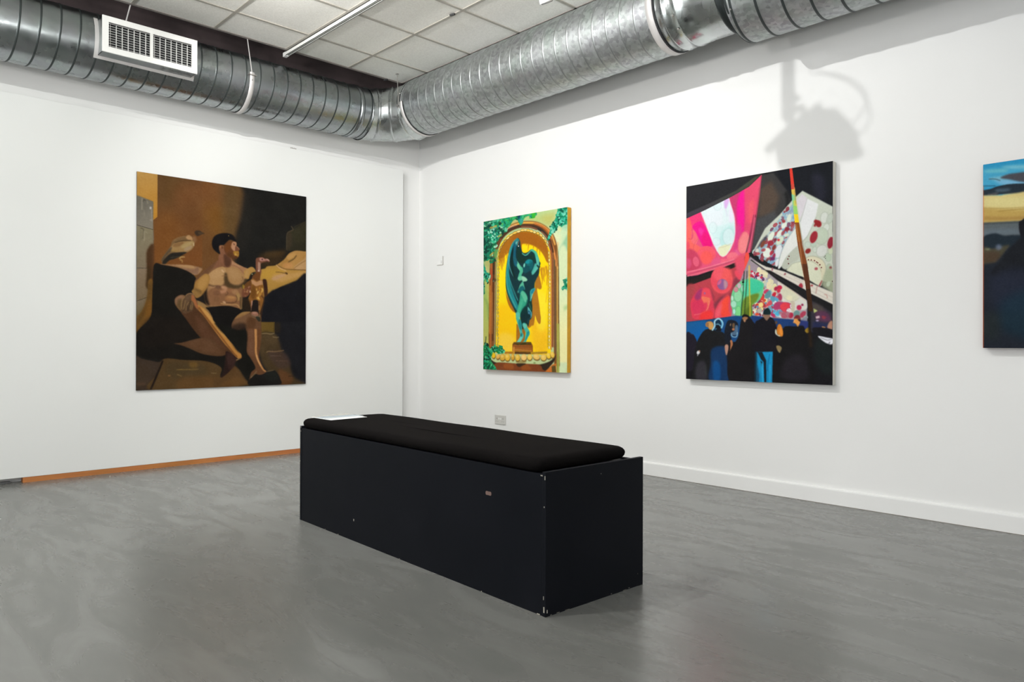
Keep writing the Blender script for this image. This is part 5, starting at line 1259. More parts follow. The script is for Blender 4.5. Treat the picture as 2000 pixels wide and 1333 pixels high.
def paint_tent():
    A = Art(470, 620, [(1340.5, 363), (1628, 316), (1625.5, 753), (1340, 740.5)], '17181c')
    O = lambda: A.frame(1320, 300, 2.776)
    f = lambda x, y: A.frame(x, y, 11.106)
    O()
    # pink sail
    A.poly([(55, 350), (160, 303), (300, 234), (400, 178), (470, 112), (460, 230), (435, 400), (408, 538), (250, 590), (55, 660)], 'd9466a')
    A.S([(340, 220), (466, 122), (440, 330), (400, 380), (330, 300)], 'e84a70', 5, .9)
    f(1330, 310)
    A.S([(1060, 850), (1350, 690), (1400, 1330), (1230, 1500), (1190, 1300)], 'c43a6c', 5); A.S([(1240, 900), (1330, 700), (1400, 760), (1390, 1330), (1340, 1700), (1250, 1500), (1215, 1200)], 'ee1590', 4)
    A.S([(1400, 650), (1640, 440), (1640, 900), (1540, 1330), (1420, 1330)], 'e04a6c', 6, .9); A.S([(1480, 1000), (1600, 900), (1560, 1300), (1500, 1400)], 'ec5c68', 6, .8)
    f(1330, 420)
    A.S([(130, 80), (440, -60), (720, 690), (800, 840), (900, 920), (1100, 780), (1180, 500), (1330, 380), (1480, 380), (1420, 850), (1000, 1040), (130, 1280)], 'e2527a', 2)
    A.S([(150, 60), (440, -60), (500, 120), (260, 230), (200, 330)], 'ec3c78', 4); A.S([(250, 240), (430, 130), (560, 300), (690, 640), (520, 700), (420, 560), (330, 380)], 'ea1488', 2)
    A.S([(380, 300), (470, 300), (500, 420), (440, 440)], 'f040a8', 4, .8); A.S([(480, 380), (600, 420), (690, 650), (540, 690), (460, 560)], 'e81474', 4, .8)
    A.S([(130, 80), (190, 80), (240, 260), (230, 420), (250, 560), (400, 680), (480, 740), (350, 820), (260, 760), (130, 760)], 'f0645e', 3); A.S([(230, 340), (300, 340), (370, 520), (310, 640), (220, 560), (260, 450)], 'ee6c72', 2, .9)
    A.line([(240, 300), (260, 440), (230, 520), (160, 500)], 10, 'c8345c', 1.5, .8); A.line([(360, 520), (290, 640), (270, 760)], 7, 'cf4a5c', 1.2, .8)
    A.ell(560, 860, 200, 190, 'f0586a', 0, 2); A.ell(560, 930, 130, 150, 'f45a54', 0, 5, .8); A.S([(130, 760), (300, 780), (420, 960), (440, 1120), (130, 1250)], 'c43e5c', 4, .9)
    A.ell(330, 1010, 66, 110, 'e2607c', -10, 1.5, .9); A.ell(160, 1050, 70, 110, 'd4507c', 0, 3, .8); A.ell(150, 660, 40, 90, 'e04860', 0, 2, .8)
    A.ell(1370, 610, 120, 240, 'ec7c80', 10, 1.5); A.ell(1380, 600, 90, 200, 'f0868a', 10, 3, .7); A.ell(1130, 910, 130, 100, 'ec7082', -10, 2); A.S([(860, 1040), (880, 960), (1040, 950), (1200, 900), (1000, 1040)], 'ee6880', 2, .9)
    A.S([(1180, 300), (1290, 200), (1330, 400), (1250, 560), (1230, 720), (1130, 800), (1180, 560)], 'd43c80', 4, .9); A.S([(700, 960), (840, 940), (860, 1060), (680, 1100)], 'e05a88', 4, .8); A.line([(1180, 760), (1290, 880)], 40, 'e070a8', 5, .6)
    # white window in the sail
    f(1330, 310)
    wpts = [(435, 1150), (700, 1010), (1045, 850), (1120, 1100), (1175, 1360), (1180, 1600), (1150, 1800), (1080, 1970), (1000, 2080), (920, 2130), (860, 2100), (790, 2010), (700, 1830), (620, 1620), (520, 1360)]
    A.poly(wpts, 'dcebee', 1); A.S([(520, 1200), (760, 1040), (900, 1000), (900, 1400), (760, 1500), (600, 1420)], 'e2eaf0', 5, .9)
    A.S([(640, 1500), (900, 1450), (1150, 1400), (1140, 1760), (960, 1900), (760, 1760)], 'cfe9ea', 5, .9); A.S([(860, 1660), (960, 1520), (1140, 1480), (1140, 1760), (900, 1920)], 'b8e2e0', 5, .8)
    A.S([(820, 1930), (1090, 1850), (1000, 2070), (920, 2120), (850, 2080)], 'e2e4c0', 2); A.S([(950, 900), (1040, 860), (1050, 920), (990, 1080), (950, 1040)], 'd8a8e4', 3, .9); A.S([(1060, 1080), (1150, 1200), (1150, 1360), (1060, 1360)], 'e8e0f2', 4, .9)
    for (x, y, rx, ry) in [(800, 1020, 90, 110), (1040, 1700, 130, 190), (780, 1800, 90, 90), (700, 1500, 90, 130)]:
        A.ell(x, y, rx, ry, 'a8c4c8', 0, 1, .35); A.ell(x, y, rx - 12, ry - 12, 'e2f2f4', 0, 2, .6)
    A.line([(830, 1930), (960, 1910), (1100, 1840)], 8, 'b8a888', 1, .7); A.line([(960, 960), (980, 1100), (1010, 1250)], 12, 'c0a8d8', 3, .5)
    A.line([(1045, 850), (1120, 1100), (1178, 1360), (1182, 1600), (1150, 1800), (1080, 1970), (1000, 2080), (920, 2130), (860, 2100), (790, 2010), (700, 1830), (620, 1620), (435, 1150)], 9, 'fbeef4', 1, .9)
    # night sky and grey smoke
    O()
    A.poly([(50, 150), (480, 60), (468, 116), (400, 180), (300, 236), (160, 305), (55, 351)], '222226')
    A.grad([(60, 349), (160, 303), (300, 234), (400, 178), (467, 114), (430, 128), (330, 200), (200, 262), (60, 322)], '3d3a44', '434838', (100, 320), (440, 140), 1.6)
    A.poly([(468, 116), (480, 60), (900, 0), (900, 420), (700, 262), (600, 330), (470, 520), (412, 545), (404, 535), (430, 400), (455, 230)], '19191d')
    A.poly([(468, 118), (530, 104), (600, 190), (625, 260), (560, 400), (450, 520), (410, 540), (430, 400), (455, 230)], '373636', 3)
    A.poly([(462, 190), (520, 150), (565, 240), (530, 340), (446, 350)], '54453a', 9, .9); A.poly([(440, 360), (540, 310), (560, 380), (470, 500), (412, 530)], '46474a', 6, .9)
    A.line([(600, 210), (608, 290), (545, 400), (455, 520)], 22, '19191b', 4, .85); A.poly([(540, 90), (860, 40), (860, 300), (700, 250), (640, 240), (590, 180)], '11141b', 4)
    A.S([(740, 120), (800, 130), (810, 250), (760, 240)], '242432', 9, .8); A.S([(650, 232), (730, 228), (780, 268), (700, 264)], '34342c', 4, .8)
    A.line([(467, 118), (455, 230), (430, 400), (408, 535)], 5, 'c8405c', 1, .8, sm=False)
    # edge hem and black rope of the sail
    f(1330, 420)
    A.line([(130, 1290), (500, 1200), (900, 1100), (1200, 1000), (1470, 840)], 90, 'dc5474', 1.5); A.line([(130, 1240), (500, 1160), (860, 1060), (1200, 960), (1450, 830)], 18, 'ee8898', 1.5, .9)
    A.line([(130, 1300), (500, 1190), (900, 1080), (1240, 960), (1430, 850)], 7, '8c3450', 1, .9); A.line([(130, 1330), (500, 1240), (900, 1130), (1300, 990)], 20, 'e87c88', 1.2, .8)
    A.line([(1630, 0), (1560, 300), (1480, 620), (1420, 850)], 14, '3a1c34', 1, .9); A.line([(1620, 60), (1560, 400), (1510, 720), (1440, 860)], 34, 'd8607c', 1.3, .9); A.line([(1590, 0), (1510, 400), (1420, 820)], 9, '2c1a2c', 1, .9); A.line([(1640, 40), (1540, 620), (1520, 760)], 6, '3c2030', 1)
    O(); A.poly([(58, 690), (190, 648), (330, 590), (400, 545), (398, 560), (330, 612), (190, 672), (58, 720)], '201c1a', 1)
    # red painted lower field
    A.poly([(58, 722), (190, 674), (330, 614), (396, 562), (405, 600), (405, 890), (300, 885), (58, 916)], 'b8404c', 1.2)
    f(1330, 530)
    A.S([(120, 350), (300, 300), (260, 500), (200, 700), (220, 950), (120, 1100)], 'a8444a', 5); A.ell(890, 200, 240, 290, 'e2485a', -8, 2); A.ell(880, 60, 180, 160, 'ee5a68', 0, 5, .9); A.ell(1000, 120, 110, 200, 'ee5a58', 10, 5, .8)
    A.ell(905, 290, 112, 118, '8a5c92', 0, 1.3); A.S([(940, 200), (1010, 240), (1010, 340), (950, 390)], 'b88a98', 3); A.S([(790, 270), (870, 190), (880, 250), (820, 300)], 'd26088', 1.6, .9); A.ell(905, 290, 118, 124, 'f4606c', 0, 0, .0)
    A.line([(700, 300), (760, 420), (880, 460), (1010, 420), (1090, 300), (1120, 120)], 36, 'f05c5c', 4, .7)
    A.S([(210, 700), (260, 560), (370, 420), (500, 360), (600, 370), (660, 440), (700, 600), (730, 760), (730, 900), (700, 1000), (640, 1040), (300, 1040), (230, 900)], 'dc3e54', 1.5)
    A.S([(300, 560), (370, 430), (470, 380), (450, 560), (360, 640)], 'a03468', 4); A.S([(480, 400), (620, 400), (680, 600), (640, 640), (560, 560), (450, 580)], 'e44858', 3)
    A.S([(450, 560), (560, 560), (640, 600), (620, 720), (560, 860), (500, 700)], 'ea7058', 2.5); A.S([(480, 720), (560, 680), (580, 760), (540, 860), (500, 820)], 'dc3c58', 3); A.S([(240, 680), (440, 640), (520, 800), (440, 920), (280, 920)], 'd2325a', 5, .8)
    A.line([(620, 640), (600, 780), (500, 900), (280, 950)], 12, 'ee8480', 1, .8); A.S([(460, 900), (660, 860), (700, 960), (640, 1040), (420, 1040)], 'ea3838', 4); A.ell(520, 480, 22, 24, '8c5c98', 0, 1.3, .8)
    A.S([(740, 980), (760, 820), (830, 670), (940, 550), (1030, 515), (1060, 560), (1080, 680), (1100, 900), (1180, 970), (1000, 1000), (760, 1020)], 'e4485c', 1.5)
    A.S([(900, 660), (1000, 540), (1050, 560), (1040, 760), (1080, 940), (900, 990), (860, 800)], 'f04a3a', 4); A.S([(780, 860), (900, 700), (880, 840), (830, 980), (760, 980)], 'ec6070', 4, .8)
    A.S([(640, 380), (720, 560), (720, 700), (780, 640), (900, 540), (1060, 500), (1120, 400), (1150, 200), (1250, 120), (1330, 260), (1180, 330), (1100, 560), (1060, 520), (960, 560), (830, 680), (740, 820), (700, 600)], '7c3444', 4, .9)
    A.S([(1180, 0), (1460, -60), (1460, 150), (1330, 200), (1230, 160)], 'e4485c', 3); A.S([(1060, 700), (1100, 680), (1160, 900), (1200, 960), (1060, 900)], 'c85070', 4, .8)
    f(1330, 420)
    A.S([(1180, 960), (1390, 880), (1390, 1330), (1320, 1330), (1200, 1160)], 'e05068', 4); A.S([(1400, 870), (1480, 850), (1500, 1120), (1480, 1340), (1390, 1340)], 'ee5044', 1.5)
    # mosaic field to the right
    O(); 
    A.poly([(405, 560), (470, 610), (560, 680), (640, 740), (712, 800), (712, 920), (405, 890), (300, 890), (330, 740)], '9c8c96', 1.5)
    f(1470, 530)
    A.poly([(-40, 20), (290, 0), (560, 240), (1150, 620), (1170, 1080), (600, 1030), (-300, 970), (-300, 500)], 'a8a0a4', 2)
    A.dabs([(0, 0), (280, 20), (480, 280), (520, 600), (200, 700), (150, 300)], 60, ['e4dcb4', 'ddd6a8', 'b8c8cc', '9cb0c0', 'e6d6b0', 'c8ccb8'], 22, 60, (1, 1.9), (30, 120), (.8, 1), 31)
    A.dabs([(-30, 0), (180, 60), (300, 170), (240, 220), (80, 160), (-30, 140)], 40, ['b02840', 'c83048', '8a2844', 'e8ecf0', '5a3460', 'd8c0d0'], 14, 34, (1, 1.5), (0, 180), (.8, 1), 32)
    A.dabs([(-40, 500), (140, 480), (260, 640), (420, 800), (200, 1000), (-160, 960), (-160, 640)], 120, ['b03440', '9c2c3c', 'c84850', 'b8b4c8', 'e8d890', '6a8cac', 'd8ccd0', 'cc4a38', '8c3050', 'f0e4c8'], 14, 40, (1, 1.6), (0, 180), (.8, 1), 33)
    A.dabs([(380, 560), (520, 560), (700, 1000), (240, 960), (400, 800)], 60, ['6aa4b8', '58a8cc', 'b8ccd4', 'a83c54', 'd0dce0', 'c45064'], 18, 46, (1, 1.8), (0, 180), (.8, 1), 34)
    A.S([(560, 200), (700, 300), (1040, 560), (1160, 640), (1170, 830), (960, 860), (880, 900), (800, 920), (660, 680), (600, 600), (560, 400)], 'd6d4cc', 2)
    A.S([(640, 360), (780, 340), (1000, 560), (960, 640), (860, 670), (720, 640), (640, 520)], 'd4d2b8', 4); A.ell(800, 590, 60, 60, 'e2dcb8', 0, 3, .9); A.S([(840, 660), (920, 700), (900, 900), (840, 860), (800, 760)], 'c8bca8', 2)
    A.line([(640, 500), (700, 600), (860, 670), (1040, 580)], 8, 'b0a894', 1, .7)
    for (x, y, rx, ry, c, r) in [(590, 365, 56, 50, 'c22444', 0), (510, 390, 40, 50, 'a82848', 30), (570, 430, 40, 50, 'cc3048', 0), (600, 570, 44, 80, 'a83a5c', -8), (470, 520, 40, 66, 'c8283c', 30), (300, 450, 66, 44, 'c43c60', -30), (240, 380, 28, 30, 'b0545c', 0),
                             (1010, 800, 54, 56, 'c02c54', 0), (1080, 742, 26, 24, '8c2448', 0), (205, 560, 60, 80, 'b43440', 10), (215, 590, 36, 50, 'dc3c34', 0), (150, 530, 30, 50, '7c2c58', 20), (440, 610, 50, 70, '5c9cb4', -20), (130, 560, 28, 44, 'f0c850', 10), (75, 620, 28, 50, 'ecdc90', 0), (185, 740, 50, 60, 'ecd68c', 20), (155, 860, 56, 50, 'b4b4a8', 0), (10, 700, 20, 40, 'f0c040', 0), (100, 940, 44, 30, 'd84c34', 0)]:
        A.ell(x, y, rx, ry, c, r, 1)
    A.S([(450, 800), (480, 710), (560, 670), (660, 680), (780, 690), (840, 740), (820, 820), (760, 840), (740, 900), (700, 910), (600, 840), (500, 850)], 'b03c68', 1.4); A.S([(600, 760), (680, 690), (800, 720), (800, 800), (720, 840), (740, 900), (690, 910), (620, 820)], 'e0404c', 2)
    A.S([(270, 790), (320, 700), (400, 640), (430, 720), (360, 760)], 'd04c58', 1.4); A.S([(480, 930), (560, 860), (600, 900), (560, 980)], '4cb0d4', 1.4); A.S([(270, 520), (380, 420), (400, 560), (290, 600)], '5c9098', 1.6)
    A.ell(790, 850, 40, 34, 'dccccc', 0, 1); A.dabs([(760, 760), (840, 740), (820, 900), (740, 900)], 12, ['e8e4e4', 'd8c8d0'], 9, 16, (1, 1.3), (0, 180), (1, 1), 41); A.S([(800, 920), (860, 910), (890, 970), (840, 1030), (780, 1000)], 'b02c48', 1.3); A.S([(390, 920), (460, 930), (500, 990), (420, 990)], 'b8305c', 1.3)
    A.S([(580, 880), (800, 900), (780, 1020), (680, 1010), (600, 960)], 'b06070', 3, .8); A.S([(900, 900), (960, 860), (1020, 900), (1000, 1000), (900, 980)], '6e9290', 2); A.S([(1030, 940), (1100, 880), (1160, 900), (1120, 1000), (1040, 1010)], 'b04058', 2); A.ell(1150, 1010, 50, 34, '9cb4a8', 0, 1.5)
    A.S([(1160, 830), (1180, 1080), (1050, 1080), (1100, 1030), (1180, 960)], '7c8090', 2, .8)
    # green disc
    f(1330, 530)
    A.S([(1100, 760), (1090, 600), (1130, 420), (1240, 270), (1370, 200), (1560, 170), (1720, 220), (1800, 300), (1780, 500), (1720, 620), (1620, 700), (1540, 760), (1540, 1000), (1200, 980)], '6cc88c', 1.2)
    A.S([(1500, 180), (1700, 220), (1790, 320), (1700, 460), (1520, 480)], '3cc49c', 4, .9); A.S([(1380, 230), (1500, 200), (1480, 460), (1380, 560), (1340, 400)], '4cc8a0', 4, .9); A.S([(1350, 640), (1540, 520), (1700, 500), (1640, 660), (1540, 760), (1530, 990), (1330, 990)], '6c8a30', 3)
    A.S([(1400, 860), (1530, 740), (1530, 990), (1390, 990)], '50641e', 4, .8)
    for (x, y, rx, ry, c) in [(1240, 540, 86, 130, '8fd4a4'), (1150, 720, 62, 76, 'a4dcc0'), (1250, 890, 62, 130, '7cd088'), (1120, 590, 26, 60, 'bfe4d0'), (1270, 320, 46, 60, 'c8b0b8'), (1200, 400, 50, 60, 'c88890'), (1160, 880, 30, 60, 'a8e4d4'), (1350, 380, 40, 80, '8cdcb8')]:
        A.ell(x, y, rx + 5, ry + 5, '3f8858', 0, 0, .6); A.ell(x, y, rx, ry, c, 0, 1)
    A.line([(1350, 170), (1360, 430), (1330, 700), (1310, 980)], 16, '18301c', 1); A.line([(1380, 0), (1365, 240)], 16, '1c1418', 1); A.ell(1355, 245, 26, 18, '12120f'); A.line([(1440, 0), (1430, 300), (1400, 700), (1385, 970)], 14, '203018', 1)
    A.line([(1490, -120), (1492, 300), (1505, 760), (1505, 1000)], 24, 'c9b83a', 1); A.line([(1484, -120), (1486, 150)], 22, 'e0b070', 1, .8)
    # grey-white sail on the right
    f(1470, 420)
    A.poly([(880, -320), (1090, -510), (1290, -400), (1740, -160), (1740, 1500), (1000, 1330), (80, 800), (0, 830), (280, 300), (600, 0)], 'c4cabc', 1.5)
    # patchwork triangle
    tri = [(880, -220), (700, -60), (600, 80), (330, 440), (80, 760), (0, 830), (480, 1120), (620, 860), (760, 540), (930, 310), (920, 60)]
    A.poly(tri, '98b4bc', 1.5)
    A.dabs(tri, 150, ['8a3440', '98444c', 'a0c0cc', '7ca8c4', 'c0d0cc', '7a4c64', '8aa0b8', 'a85058'], 22, 46, (1, 1.8), (100, 150), (.7, .95), 51)
    A.S([(0, 830), (60, 780), (280, 580), (330, 440), (200, 560), (100, 720)], '36303c', 3, .8)
    for (x, y, rx, ry, c, r) in [(410, 480, 56, 120, 'dbe4d4', 28), (590, 420, 50, 96, 'dbe4d8', 32), (690, 240, 50, 80, 'dfe6da', 36), (600, 570, 60, 110, 'd0dcc4', 36), (320, 830, 90, 110, 'dce4d8', 0), (570, 800, 74, 150, 'd8dce0', 14), (740, 450, 66, 36, 'd0d8c4', -10), (800, 80, 46, 90, 'd4dccc', 10), (540, 1050, 44, 90, 'dcdce0', 16),
                                 (400, 620, 70, 60, 'a03040', 0), (470, 720, 36, 70, '803430', 25), (760, 320, 54, 40, '8a2c38', 0), (680, 150, 40, 36, '9c3c40', 0), (600, 190, 26, 26, 'a03c44', 0), (570, 555, 30, 26, 'cc3844', 0), (500, 550, 30, 40, '803040', 30), (470, 900, 30, 60, '9c3050', 15), (440, 960, 50, 40, '6c2c60', 0), (410, 840, 30, 50, 'b83448', 20), (230, 640, 40, 90, '7c4434', 30), (130, 850, 40, 30, 'b05058', 0), (320, 990, 40, 26, '6c4444', -30), (220, 1000, 30, 20, 'a04848', 0), (850, 340, 36, 30, '8c5060', 0), (660, 410, 30, 50, '9c5058', 20), (590, 260, 30, 40, '706088', 30), (240, 770, 50, 34, 'a85058', -20), (110, 780, 34, 40, 'd4d0c4', 0)]:
        A.ell(x, y, rx, ry, c, r, 1)
    # pale band, grey cells
    A.S([(930, 310), (940, 420), (980, 690), (860, 800), (720, 960), (640, 1120), (560, 1180), (590, 980), (680, 700), (780, 500)], 'dfe0dc', 1.4); A.line([(920, 310), (760, 540), (640, 780), (580, 1000), (560, 1100)], 7, '5c7480', 1, .8); A.line([(980, 690), (860, 800), (720, 960), (640, 1140)], 8, '7a8474', 1, .8)
    A.poly([(1110, -60), (1190, -340), (1430, -220), (1380, 40), (1300, 240), (1200, 460), (1090, 580), (1040, 180)], 'dedfe0', 1.3); A.line([(1390, 60), (1290, 280), (1190, 480), (1090, 590)], 9, '8a9288', 1.2, .8); A.line([(1190, -340), (1100, -20), (1040, 170)], 8, '8a8c94', 1, .8)
    A.poly([(960, -300), (1080, -440), (1190, -350), (1100, -40), (1030, 120), (1000, -100)], 'd2ccd2', 1.3)
    for (x, y, rx, ry, c, r) in [(1560, 80, 80, 120, 'd0d4cc', 10), (1680, 100, 60, 110, 'bcc4b8', 20), (1600, 300, 60, 90, 'd0d6cc', 20), (1500, 480, 140, 180, 'bcc8b4', 10), (1320, 660, 60, 50, 'b8c8b8', 0), (1500, 800, 110, 130, 'd0d2cc', 30), (1350, 770, 40, 60, 'c8d0c4', 0), (1640, 940, 60, 90, 'b4c4ac', 0), (1690, 800, 50, 80, 'c4ccb0', 0), (1200, 660, 60, 60, 'c0ccc0', 0), (1660, 1200, 60, 120, 'b0bca4', 0)]:
        A.ell(x, y, rx + 8, ry + 8, '96a090', r, 2, .6); A.ell(x, y, rx, ry, c, r, 2)
    A.S([(760, 1180), (860, 1080), (1020, 1030), (1180, 1010), (1300, 1030), (1420, 1100), (1490, 1200), (1500, 1340), (1480, 1560), (1240, 1440), (1100, 1360), (760, 1230)], 'd4d6be', 1.4)
    A.S([(1140, 970), (1220, 920), (1340, 915), (1480, 970), (1560, 1060), (1590, 1180), (1560, 1340), (1500, 1500), (1480, 1280), (1420, 1120), (1300, 1030), (1160, 1010)], 'd6d0b4', 1.3); A.line([(1140, 970), (1220, 920), (1340, 915), (1480, 970), (1560, 1060), (1590, 1200), (1560, 1360)], 8, '7c7c64', 1, .8); A.line([(740, 1220), (860, 1080), (1000, 1035), (1180, 1010), (1300, 1030), (1440, 1130), (1490, 1250)], 8, '7c8068', 1, .8)
    A.S([(700, 1000), (860, 800), (990, 720), (1010, 960), (860, 1060), (760, 1150), (720, 1200), (640, 1140)], 'b8bcae', 2)
    for (x, y, rx, ry, c, r) in [(1430, 210, 66, 80, '8e2024', -30), (1375, 160, 40, 40, '8e2024', 0), (1330, 500, 76, 136, '982832', 20), (1690, 625, 62, 130, '8e2434', 12), (1205, 800, 66, 50, '8a2a26', -38), (1380, 1185, 38, 30, 'a85058', -10), (1690, 1168, 30, 34, '7c2c34', 0)]:
        A.ell(x, y, rx, ry, c, r, 1)
    A.poly([(1325, 260), (1390, 130), (1370, 280)], '8e2024', 1)
    for (x, y, r) in [(1215, 990, 15), (1275, 995, 14), (1345, 1008, 16), (1390, 1040, 15), (1415, 1058, 14), (1460, 1100, 17), (1492, 1160, 15), (795, 910, 15), (770, 970, 16), (785, 1070, 15)]: A.ell(x, y, r, r, '6a2c30', 0, 0)
    for (x, y) in [(1555, 935), (1575, 910), (1580, 960)]: A.ell(x, y, 9, 9, '1c1c18')
    f(1470, 530)
    A.line([(1510, 220), (1470, 290), (1440, 350)], 36, '9c4048', 1.2, .9); A.S([(1500, 300), (1600, 0), (1740, 0), (1740, 480), (1620, 420)], 'a4ac90', 4, .9); A.ell(1640, 290, 40, 60, 'b8c4ac', 20, 2); A.ell(1730, 240, 12, 16, '3c1418')
    # hem band
    A.poly([(-30, -250), (300, -90), (700, 20), (1100, 200), (1240, 260), (1740, 480), (1740, 740), (1240, 500), (1110, 410), (900, 280), (400, 20), (290, -20), (-30, -210)], 'd8d2c6', 1.3)
    for q in ([(400, 0), (720, 180), (1100, 380)], [(500, 20), (900, 200), (1100, 290)], [(1250, 340), (1740, 590)], [(1250, 430), (1740, 680)], [(900, 150), (1100, 240)]): A.line(q, 7, 'a08c84', 1, .7)
    A.S([(1000, 330), (1050, 270), (1090, 320), (1080, 380), (1040, 370)], 'a83040', 1.2); A.poly([(680, 80), (710, 50), (735, 70), (700, 100)], '8c3a48', 1); A.ell(1285, 325, 28, 20, 'a03c40', 0, 1); A.line([(1400, 340), (1370, 500)], 14, 'a85c58', 1, .7); A.line([(1550, 520), (1600, 530), (1620, 600)], 12, 'b06058', 1, .8)
    f(1470, 420); A.line([(440, 1150), (430, 1220)], 26, 'a0505c', 1, .9)
    # black rope swag
    f(1470, 530)
    A.poly([(-20, -250), (290, -20), (400, 0), (900, 290), (1130, 410), (1260, 500), (1730, 740), (1730, 920), (1400, 720), (1240, 640), (1150, 620), (980, 500), (560, 220), (290, 0), (-40, -230)], '1c1b1d', 1.2)
    A.line([(420, 60), (700, 240), (1000, 450)], 10, '3c4440', 1.5, .7); A.line([(560, 240), (980, 520), (1150, 660)], 8, 'c89c80', 1, .8)
    # dark lower right
    A.poly([(1260, 640), (1400, 720), (1730, 920), (1730, 1330), (1260, 1330)], '33303a', 3); A.S([(1320, 700), (1500, 780), (1560, 900), (1400, 900), (1300, 820)], '4c4440', 4, .9)
    A.S([(1400, 880), (1600, 900), (1700, 1060), (1600, 1120), (1420, 1080), (1360, 980)], '5c3450', 4, .9); A.poly([(1320, 820), (1410, 870), (1330, 920)], 'bcc478', 1.5); A.line([(1370, 1020), (1450, 1000)], 50, 'd8bcc4', 1.3, .95); A.ell(1400, 1085, 32, 18, 'b8a8c8', 0, 1.2); A.S([(1500, 980), (1590, 1000), (1560, 1050), (1510, 1040)], '8c3848', 2)
    # tall pole: red, yellow, green, brown
    f(1470, 310)
    def polem(y0, y1, c, bl=1.2):
        def xl(y): return np.interp(y, [200, 900, 1333, 1900, 2310, 2700, 3300], [808, 868, 915, 985, 1060, 1140, 1210])
        def xr(y): return np.interp(y, [200, 900, 1333, 1900, 2310, 2700, 3300], [866, 950, 1005, 1085, 1190, 1245, 1305])
        A.poly([(xl(y0), y0), (xr(y0), y0), (xr(y1), y1), (xl(y1), y1)], c, bl)
    for y in range(200, 3300, 60):
        c = 'd83a2c' if y < 560 else 'c84838' if y < 650 else 'd8b850' if y < 760 else '98c484' if y < 900 else 'c8c85c' if y < 1000 else '94cc6c' if y < 1200 else 'f0cc20' if y < 1400 else '8c4c1c' if y < 1800 else '804420' if y < 2300 else '58301c' if y < 2800 else '3c2414'
        polem(y, y + 66, c, 0)
    A.poly([(905, 640), (925, 640), (970, 1100), (950, 1000)], 'f0c060', 1, .8); A.poly([(855, 780), (880, 780), (900, 1050), (880, 1050)], '60c8a8', 1.2, .8)
    A.line([(945, 1440), (1030, 1900), (1075, 2310), (1120, 2700)], 9, 'f0c090', 1, .8); A.line([(1010, 1430), (1100, 1900), (1200, 2400)], 10, '4c2c1c', 1, .7)
    A.line([(915, 700), (950, 1000)], 7, '3c2818', 1, .6)
    # blue wall behind the crowd
    f(1330, 530)
    A.poly([(120, 1100), (700, 1040), (1190, 970), (1560, 990), (1560, 1700), (120, 1700)], '16477c', 1.4); A.grad([(120, 1120), (540, 1060), (700, 1500), (120, 1600)], '1a5a92', '0c5aa0', (200, 1120), (300, 1400), 3)
    f(1470, 530); A.poly([(-20, 965), (200, 990), (440, 1020), (900, 1060), (1200, 1100), (1200, 1340), (-20, 1400)], '1c3c72', 1.4); A.poly([(1040, 1080), (1200, 1100), (1200, 1330), (1000, 1300)], '2c3470', 3, .9); A.poly([(1300, 1100), (1730, 1150), (1730, 1400), (1300, 1400)], '232a52', 4, .8)
    # crowd
    A.frame(1330, 610, 8.887)
    D = '161519'
    A.poly([(90, 760), (300, 560), (700, 520), (1340, 520), (1340, 1260), (90, 1180)], D, 2)
    A.S([(90, 390), (200, 380), (240, 420), (290, 560), (300, 900), (90, 1000)], '201c28', 2); A.line([(160, 375), (235, 385)], 8, '3c5c8c', 1.3, .8)
    A.S([(270, 560), (330, 420), (420, 310), (540, 290), (620, 330), (700, 340), (760, 380), (830, 520), (800, 800), (840, 1180), (250, 1180), (230, 800)], '1a1a1c', 1.5)
    A.S([(540, 640), (760, 600), (800, 800), (840, 1180), (500, 1180), (520, 900)], '15345c', 5); A.S([(570, 860), (680, 900), (680, 1180), (570, 1160)], '0e4c88', 5, .9); A.S([(280, 900), (420, 860), (450, 1160), (270, 1160)], '35333a', 6, .9); A.line([(430, 920), (440, 1100)], 10, '3c4c3c', 3, .7)
    A.S([(430, 210), (460, 170), (520, 160), (560, 190), (570, 250), (540, 300), (500, 300), (470, 260), (440, 250)], 'c08a50', 1.2); A.S([(440, 190), (490, 190), (480, 250), (440, 240)], '9a6c44', 1.5); A.S([(490, 190), (560, 200), (560, 280), (510, 300)], 'cc9a58', 2, .9)
    A.S([(600, 170), (650, 135), (690, 150), (700, 240), (690, 320), (620, 330), (600, 250)], '123048', 1.4); A.S([(620, 240), (680, 240), (700, 330), (610, 330)], '15161c', 1.3)
    A.line([(545, 320), (590, 240), (590, 160), (650, 115), (700, 140), (730, 200), (705, 280)], 26, 'a8d4e0', 1.1); A.line([(700, 150), (725, 210), (705, 275)], 16, '60b0d8', 1); A.line([(615, 215), (655, 210), (695, 245)], 12, '8ccce0', 1); A.line([(600, 300), (625, 285)], 14, '4c98a8', 1)
    A.ell(305, 700, 28, 34, 'd8d8dc', 30, 1); A.ell(325, 675, 12, 14, 'c08464', 0, 1); A.line([(300, 730), (290, 760)], 14, 'b8b8c0', 1)
    A.S([(780, 240), (820, 150), (900, 140), (970, 170), (1000, 240), (960, 330), (940, 420), (860, 380), (880, 480), (800, 560), (760, 480), (760, 330)], '181c26', 1.4)
    A.line([(870, 200), (860, 240)], 18, '9c7c5c', 1); A.S([(900, 200), (935, 200), (935, 280), (900, 260)], '6c543c', 1.4); A.ell(915, 300, 26, 22, 'b47450', 0, 1); A.S([(950, 240), (990, 240), (990, 360), (960, 400), (900, 400), (870, 360), (930, 330)], '54708c', 1.3, .9)
